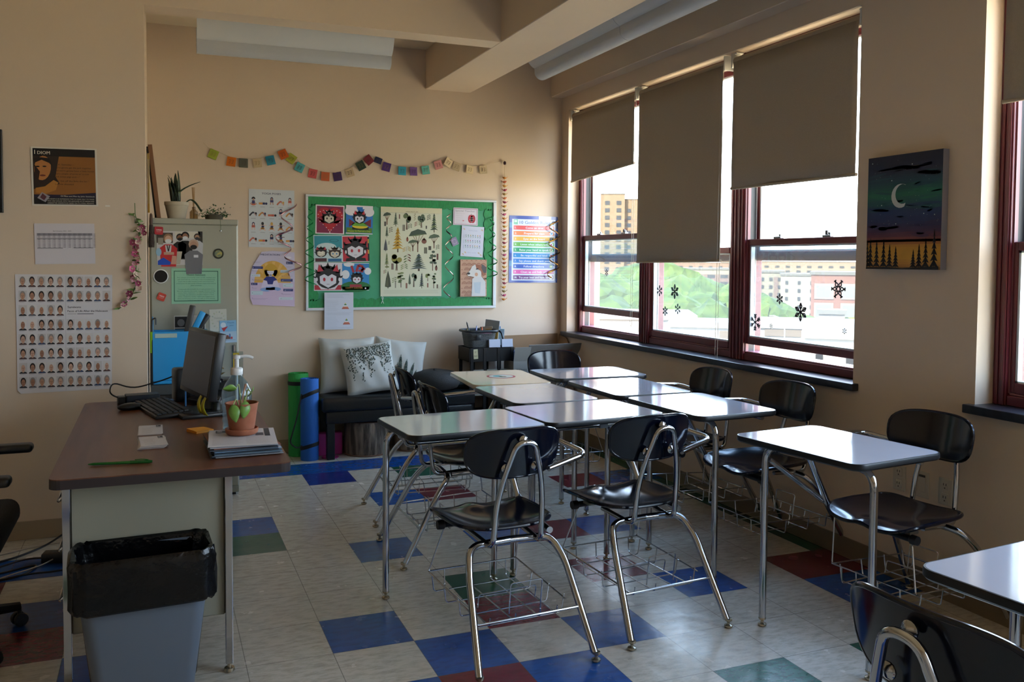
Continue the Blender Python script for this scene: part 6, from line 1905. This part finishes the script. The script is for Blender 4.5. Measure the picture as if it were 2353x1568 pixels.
for i, (x, c, l) in enumerate(((2.0, '#3a5a94', 'blue book spine in the small carton'), (2.03, '#8a90a0', 'grey book spine in the small carton'), (2.055, '#5c6c94', 'slate book spine in the small carton'))):
    q = MB().box(-.01, .01, -.07, .07, .5, .735, mat('spine_%d' % i, c, .5), .002).build('book', None, (x, 2.89, 0)); tag(q, l, 'book')
for i, (z, c, l) in enumerate(((.66, '#6a3040', 'dark red folder lying in the open corner box'), (.69, '#1c1a1c', 'black folder lying on top in the open corner box'), (.715, '#a88a8a', 'pale pink paper on the black folder in the box'))):
    q = MB().box(-.17 + .03 * i, .15, -.11, .1, 0, .006, mat('lie_%d' % i, c, .6), .002).build('folder', None, (2.28, 2.98, z)); q.rotation_euler = (radians(4), radians(5 - 2 * i), radians(6 * i)); tag(q, l, 'folder')

# ------------------------------------------------------------------ office chair, cables
oc = thing('office_chair', 'black swivel office chair at the left edge of the photo', 'office chair', (-1.365, .22, 0))
clo = mat('chair_cloth', '#101012', .75, bump=(200, .2))
MB().box(-.25, .27, -.25, .25, .385, .49, clo, .045, seg=5).build('seat', oc)
MB().box(-.3, -.24, -.23, .23, .55, 1.05, clo, .028, seg=4).build('backrest', oc)
MB().box(-.3, -.27, -.04, .04, .4, .7, pl_b, .005).build('back_bracket', oc)
for s in (-1, 1):
    m = MB(); m.tube(arc([(-.05, s * .2, .4), (-.02, s * .29, .42), (-.02, s * .29, .66)], .04), .014, pl_b, 10); ao = m.build('arm_post', oc)
    m = MB(); m.box(-.13, .31 if s < 0 else .31, s * .29 - .035, s * .29 + .035, .655, .69, pl_b, .015, seg=4); m.build('arm_pad', ao)
m = MB(); m.tube([(0, 0, .1), (0, 0, .385)], .028, pl_b, 14); m.build('gas_lift', oc)
for k in range(5):
    an = radians(-42 + 72 * k)
    m = MB(); m.tube([(0, 0, .12), (.31 * cos(an), .31 * sin(an), .075)], [.028, .018], pl_b, 8); lg = m.build('foot_spoke', oc)
    m = MB()
    for d_ in (-.016, .016):
        m.lathe([(.0, -.009), (.024, -.009), (.027, 0), (.024, .009), (0, .009)], bplug, 16, M=Matrix.Translation((.31 * cos(an) - d_ * sin(an), .31 * sin(an) + d_ * cos(an), .027)) @ Matrix.Rotation(an, 4, 'Z') @ Matrix.Rotation(pi / 2, 4, 'X'))
    m.tube([(.31 * cos(an), .31 * sin(an), .03), (.31 * cos(an), .31 * sin(an), .075)], .008, pl_b, 8)
    m.build('caster', lg)
cw_ = mat('cable_white', '#a89c8c', .5)
CB = ((( -1.6, 1.1), (-1.3, 1.3), (-1.1, 1.45), (-.92, 1.49), 'black', 'straight black cable along the base of the left wall'),)
def cable(pts, r, m_, label):
    q = MB().tube(arc([Vector(p) for p in pts], .12, 6), r, m_, 7).build('power_cable'); tag(q, label, 'cable')
cable([(-1.7, 1.05, .006), (-1.25, 1.2, .006), (-1.1, 1.38, .01), (-.98, 1.44, .08), (-.85, 1.4, .15)], .005, bplug, 'black cable rising from the floor behind the desk leg')
cable([(-1.7, .95, .005), (-1.3, 1.0, .005), (-1.1, 1.12, .005), (-1.15, .96, .005), (-1.35, .9, .005), (-1.7, .8, .005)], .0045, bplug, 'black cable looping in a bend on the left floor')
cable([(-1.7, .86, .013), (-1.35, 1.02, .013), (-1.16, 1.2, .013), (-1.0, 1.12, .013), (-.9, 1.15, .013)], .0045, mat('cable_brown', '#2a1a16', .5), 'dark brown cable crossing the loop on the left floor')
cable([(-1.7, 1.18, .004), (-1.35, 1.28, .004), (-1.15, 1.4, .004), (-1.0, 1.43, .004), (-.9, 1.4, .004)], .0035, cw_, 'white cable lying near the left wall base')
cable([(-1.7, .72, .02), (-1.35, .8, .02), (-1.2, .95, .02), (-1.1, 1.02, .02), (-1.0, 1.2, .02), (-.93, 1.22, .02)], .003, cw_, 'thin white cable lying over the black ones')
cable([(-1.7, .9, .021), (-1.3, .86, .021), (-1.15, .93, .021), (-1.0, .92, .021), (-.9, 1.0, .021)], .0045, bplug, 'black cable running over the blue tile towards the desk')
m = MB(); m.box(-.17, .1, -.035, .035, 0, .045, pl_b, .006)
for k in range(4):
    m.box(-.14 + k * .06, -.11 + k * .06, -.015, .015, .045, .0455, pl_g)
tag(m.build('power_strip', None, (-.93, 1.12, 0), radians(-10)), 'black power strip on the floor behind the desk', 'power strip')
# ------------------------------------------------------------------ outside: the room is several floors up
GZ = -14.0
rx = random.Random(31)
def ext(h, k=.17):
    return tuple(v * k * .36 for v in hx(h))
gm_ = mat('street_ground', '#c4ad86', .9, noise=(.05, '#b8a07c', .35, .65))
struct(MB().box(3.2, 700, -400, 900, GZ - 1, GZ, gm_), 'ground', 'pale street level far below the windows')

def facing(o, x, y, rot):
    o.location = (x, y, 0); o.rotation_euler = (0, 0, radians(rot))
    return o
win_m = mat('far_window', ext('#6c7884', .12), .3, spec=.2)
win_w = mat('far_window_pale', ext('#b8bcbc'), .3, spec=.2)
def building(label, x, y, rot, w, d, ztop, wall, cols, rows, z0, dz, ww, wh, roof='#8c8a84', wm_=None, name='apartment_building', bands=None, cat='building', trim=None, x_in=0.0):
    """local x along the facade, facade at local y = 0 facing -y"""
    o = thing(name, label, cat, (x, y, 0), radians(rot))
    m = MB(); m.box(-w / 2, w / 2, 0, d, GZ, ztop, wall); m.build('walls', o)
    r = MB(); r.box(-w / 2 - .12, w / 2 + .12, -.12, d + .1, ztop, ztop + .28, mat('roof_' + roof[1:], ext(roof, .4 if roof > '#c' else .15), .8)); r.build('roof', o)
    if bands:
        for (xa, xb, za, zb, bm_) in bands:
            MB().box(xa, xb, -.06, .1, za, zb, bm_).build('wall_panel', o)
    me = None
    for c in range(cols):
        for k in range(rows):
            xx = -w / 2 + x_in + (w - 2 * x_in) * (c + .5) / cols; zz = z0 + dz * k
            if me is None:
                q = MB(); q.box(-ww / 2, ww / 2, -.09, .05, -wh / 2, wh / 2, wm_ or win_m)
                if trim: q.box(-ww / 2 - .15, ww / 2 + .15, -.075, .04, -wh / 2 - .15, wh / 2 + .15, trim)
                me = q.mesh('window')
            ob = bpy.data.objects.new('window', me); COL.objects.link(ob); ob.parent = o; ob.location = (xx, 0, zz)
    return o
brick_t = mat('tower_brick', ext('#dcb98a'), .9, noise=(.9, ext('#d0a878'), .4, .6))
cream = mat('cream_wall', ext('#d8cfb2'), .9)
brick_r = mat('red_brick', ext('#cc7050'), .9)
brown_p = mat('brown_panel', ext('#9c6650'), .8)
white_w = mat('white_render', ext('#d8d4cc', .35), .9)
building('tall tan brick apartment tower seen through the far window, left block', 135.0, 252.8, -27.9, 15.0, 14, 23.3, brick_t, 4, 11, -3.5, 2.4, 1.5, 1.3)
building('lower right block of the tan apartment tower', 147.0, 248.8, -29.5, 10.5, 14, 21.7, brick_t, 3, 10, -3.5, 2.4, 1.3, 1.2)
q = building('small water tank house on the roof of the tan tower', 134.8, 258.6, -27.3, 3.2, 3, 26.6, brick_t, 0, 0, 0, 1, 1, 1, name='roof_house')
building('long cream apartment block with brown window bays behind the trees', 85.1, 119.5, -34.9, 14.5, 10, .15, cream, 7, 3, -.95, -1.15, 1.2, .55, bands=[(-5.2, 6.6, -4.2, -.6, brown_p)])
building('cream block with brown window bays left of the pale stepped one', 73.7, 90.8, -38.3, 4.3, 9, .1, cream, 4, 4, -.75, -1.0, .42, .42, bands=[(-2.0, -.6, -4.3, -.45, brown_p), (.9, 1.5, -4.3, -.45, brown_p)])
building('pale stepped apartment block left of the red brick one', 73.6, 84.4, -40.2, 4.4, 9, -.2, mat('pale_wall', ext('#e6e2cc'), .9), 3, 5, -1.05, -1.0, .34, .42)
building('red brick school building with large pale-framed windows', 58.2, 57.6, -42.8, 9.0, 8, .35, brick_r, 4, 3, -1.15, -1.75, 1.35, 1.1, trim=mat('stone_trim', ext('#f0e4cc'), .8), wm_=mat('far_window_bright', ext('#e0e4e0'), .3, spec=.2))
building('row of far low roofs on the horizon, left of the near window\'s mullion', 222.2, 328.2, -33.9, 60, 20, 1.0, mat('far_orange', ext('#d8a080'), .9), 14, 2, -.8, -2, 1.6, .9)
building('row of far low roofs on the horizon behind the red brick building', 258.4, 300.5, -40.4, 70, 20, 1.7, mat('far_tan', ext('#dcb898'), .9), 16, 2, -.4, -2, 1.8, .9)
building('white roof shed with a grey side on the near roof', 39.6, 41.0, -41.9, 1.55, 1.6, -1.85, white_w, 0, 0, 0, 1, 1, 1, name='roof_shed', roof='#b8b4ac')
building('low white building below the middle window', 26.0, 34.6, -36, 4.2, 3.5, -1.95, white_w, 0, 0, 0, 1, 1, 1, name='white_building', roof='#d6d2ca', bands=[(.4, 1.6, -2.6, -2.1, mat('awning_brown', ext('#b89878'), .9))])
building('low white building with grey windows below the red brick one', 25.6, 23.6, -42.1, 4.6, 4, -1.62, white_w, 4, 1, -2.5, 1, .28, .5, name='white_building', roof='#d8d5ce')
building('low white building below the trees, under the far window', 24.5, 41.0, -28.8, 8.0, 6, -1.9, white_w, 0, 0, 0, 1, 1, 1, name='white_building', roof='#d8d5ce')
building('broad white roof between the middle and the near window', 33.5, 36.0, -39.4, 5.6, 6, -2.3, white_w, 0, 0, 0, 1, 1, 1, name='white_building', roof='#d8d5ce', bands=[(-2.4, 1.0, -2.75, -2.35, mat('awning_brown', ext('#b89878'), .9))])
building('orange building seen at the right edge beyond the pillar', 66.4, 44.0, -52, 14, 10, 1.2, mat('orange_brick', ext('#d09068'), .9), 4, 3, -.8, -2.2, 1.2, 1.0)

lf_m = [mat('tree_leaf_a', ext('#6e9c3a', .2), .9, spec=.1, noise=(1.1, ext('#a0c454', .2), .38, .62)), mat('tree_leaf_b', ext('#5c8838', .2), .9, spec=.1, noise=(1.1, ext('#8cb450', .2), .38, .62)), mat('tree_leaf_c', ext('#a8b030', .22), .9, spec=.1, noise=(1.1, ext('#d0cc40', .22), .38, .62))]
trunk_m = mat('tree_trunk', ext('#5a4a3a', .3), .9)
def tree(label, x, y, ztop, r, k=0):
    o = thing('tree', label, 'tree', (x, y, GZ), 0, 'trees outside the windows')
    h = ztop - GZ
    mb = MB()
    rr_ = random.Random(int(x * 31 + y * 7))
    blobs = [(0, 0, h - r * .9, r)] + [(rr_.uniform(-.75, .75) * r, rr_.uniform(-.75, .75) * r, h - r * rr_.uniform(.7, 2.0), r * rr_.uniform(.45, .7)) for _ in range(11)]
    for i, (bx_, by_, bz_, br) in enumerate(blobs):
        bm = bmesh.new()
        bmesh.ops.create_icosphere(bm, subdivisions=3, radius=1)
        for q in bm.verts:
            s = 1 + .2 * (rr_.random() - .5) + .12 * sin(q.co.x * 7 + i) * sin(q.co.y * 6) * sin(q.co.z * 8)
            q.co = Vector((bx_, by_, bz_)) + q.co * br * s
        mb.bm(bm, lf_m[k], False)
    mb.build('crown', o)
    MB().tube([(0, 0, 0), (.1, 0, h * .4), (0, 0, h - r)], [.35, .28, .15], trunk_m, 8).build('trunk', o)
TR = ((38.0, 72.3, -.9, 4.6, 0, 'leafy green tree in front of the tan tower, leftmost'), (34.5, 62.9, -.25, 3.6, 1, 'leafy green tree low under the far window, second from left'), (38.5, 66.3, -.4, 3.9, 0, 'leafy green tree under the far window, third from left'),
      (47.2, 78.6, .7, 4.2, 1, 'tallest green tree right of the tan tower'), (44.0, 70.0, -.3, 3.0, 2, 'yellow-green tree between the far and the middle window'), (47.1, 72.9, .9, 4.6, 0, 'tall tree at the left of the middle window'),
      (40.4, 59.4, -.25, 3.8, 0, 'tree in the middle of the middle window, back row'), (41.9, 58.4, -.35, 3.6, 1, 'tree right of centre in the middle window'), (43.6, 57.0, -.75, 3.4, 0, 'tree at the right of the middle window'),
      (33.9, 45.7, -1.45, 2.6, 1, 'lower tree at the right of the middle window'), (32.6, 48.9, -1.25, 2.9, 0, 'lower tree beside the street lamp'), (30.7, 53.6, -1.5, 3.0, 1, 'lower tree under the far window'), (35.5, 53.5, -1.0, 3.0, 0, 'lower tree left of the street lamp'),
      (46.5, 56.6, -1.6, 2.5, 1, 'rounded tree at the left of the near window'), (44.9, 49.7, -2.75, 1.8, 0, 'small tree below the pale stepped block'), (41.5, 41.3, -2.2, 1.6, 2, 'small tree beside the roof shed'), (42.0, 39.0, -2.0, 1.4, 0, 'small tree right of the roof shed'),
      (22.6, 23.2, -2.3, .55, 2, 'yellow-green treetop under the open near sash, left one'), (21.6, 21.4, -2.2, .6, 2, 'yellow-green treetop under the open near sash, middle one'), (20.9, 19.6, -2.2, .6, 2, 'yellow-green treetop under the open near sash, by the pillar'),
      (38.0, 24.0, -2.6, 2.2, 0, 'green tree seen at the right edge beyond the pillar'))
for x, y, zt, r, k, l in TR:
    tree(l, x, y, zt, r, k)
sl = thing('street_lamp', 'curved white street lamp before the trees in the middle window', 'street lamp', (25.5, 36.9, GZ), radians(145))
lamp_m = mat('lamp_pole', ext('#d8dce0', .3), .4)
MB().tube(arc([(0, 0, 0), (0, 0, 12.0), (.05, 0, 12.5), (.62, 0, 12.68)], .5, 8), .035, lamp_m, 8).build('pole', sl)
MB().ball((.7, 0, 12.66), 1, lamp_m, 2, sc=(.14, .05, .03)).build('lamp_head', sl)
sl2 = copy_tree(sl); sl2.location = (29.5, 33.2, GZ); sl2.rotation_euler = (0, 0, radians(120)); tag(sl2, 'street lamp at the right of the middle window', 'street lamp')

# ------------------------------------------------------------------ sky, sun
wd = bpy.data.worlds.new('sky'); SC.world = wd; wd.use_nodes = True
nt = wd.node_tree
bgn = nt.nodes['Background']
tcw = nt.nodes.new('ShaderNodeTexCoord'); sp_ = nt.nodes.new('ShaderNodeSeparateXYZ'); rpw = nt.nodes.new('ShaderNodeValToRGB')
nt.links.new(tcw.outputs['Generated'], sp_.inputs[0]); nt.links.new(sp_.outputs['Z'], rpw.inputs['Fac'])
e = rpw.color_ramp.elements
e[0].position = 0.0; e[0].color = (.92, .95, 1, 1)
e[1].position = .8; e[1].color = (.36, .58, 1, 1)
nt.links.new(rpw.outputs['Color'], bgn.inputs['Color'])
bgn.inputs['Strength'].default_value = SKY
sun = bpy.data.lights.new('sun', 'SUN'); sun.energy = SUN; sun.angle = radians(1); sun.color = (1, .86, .66)
so = bpy.data.objects.new('sun', sun); COL.objects.link(so)
so.rotation_euler = Vector((.62, .42, -.78)).to_track_quat('-Z', 'Y').to_euler()
# portals steer the sky light through the window openings
for (y0, y1) in OP:
    pl_ = bpy.data.lights.new('portal', 'AREA'); pl_.shape = 'RECTANGLE'; pl_.size = HZ - SZ; pl_.size_y = y1 - y0
    pl_.cycles.is_portal = True
    po = bpy.data.objects.new('portal', pl_); COL.objects.link(po)
    po.location = (2.80, (y0 + y1) / 2, (SZ + HZ) / 2); po.rotation_euler = (0, radians(90), 0)

# ------------------------------------------------------------------ camera
cam = bpy.data.cameras.new('camera'); co = bpy.data.objects.new('camera', cam); COL.objects.link(co)
f_, cx_, cy_, yaw, pit, rol, X_, Y_, Z_ = 2018.47, 1159.96, 685.9, .378, .043, .007, -.588, -3.457, 1.438
cam.sensor_fit = 'HORIZONTAL'; cam.sensor_width = 36; cam.lens = f_ / 2353 * 36
cam.shift_x = (1176.5 - cx_) / 2353; cam.shift_y = -(784 - cy_) / 2353
fw = Vector((sin(yaw), cos(yaw), 0)); rt_ = Vector((cos(yaw), -sin(yaw), 0)); up = Vector((0, 0, 1))
f2 = fw * cos(pit) - up * sin(pit); u2 = up * cos(pit) + fw * sin(pit)
r3 = rt_ * cos(rol) + u2 * sin(rol); u3 = u2 * cos(rol) - rt_ * sin(rol)
M4 = Matrix((r3, u3, -f2)).transposed().to_4x4(); M4.translation = (X_, Y_, Z_)
co.matrix_world = M4
cam.clip_start = .02; cam.clip_end = 2000
SC.camera = co

SC.view_settings.view_transform = 'Standard'; SC.view_settings.look = 'None'; SC.view_settings.exposure = EXPO; SC.view_settings.gamma = 1
SC.view_settings.use_curve_mapping = False
cy = SC.cycles
cy.max_bounces = 10; cy.diffuse_bounces = 6; cy.glossy_bounces = 5; cy.transparent_max_bounces = 24; cy.transmission_bounces = 6
cy.sample_clamp_indirect = 8; cy.caustics_reflective = False; cy.caustics_refractive = False
cy.use_denoising = True
bpy.context.view_layer.update()
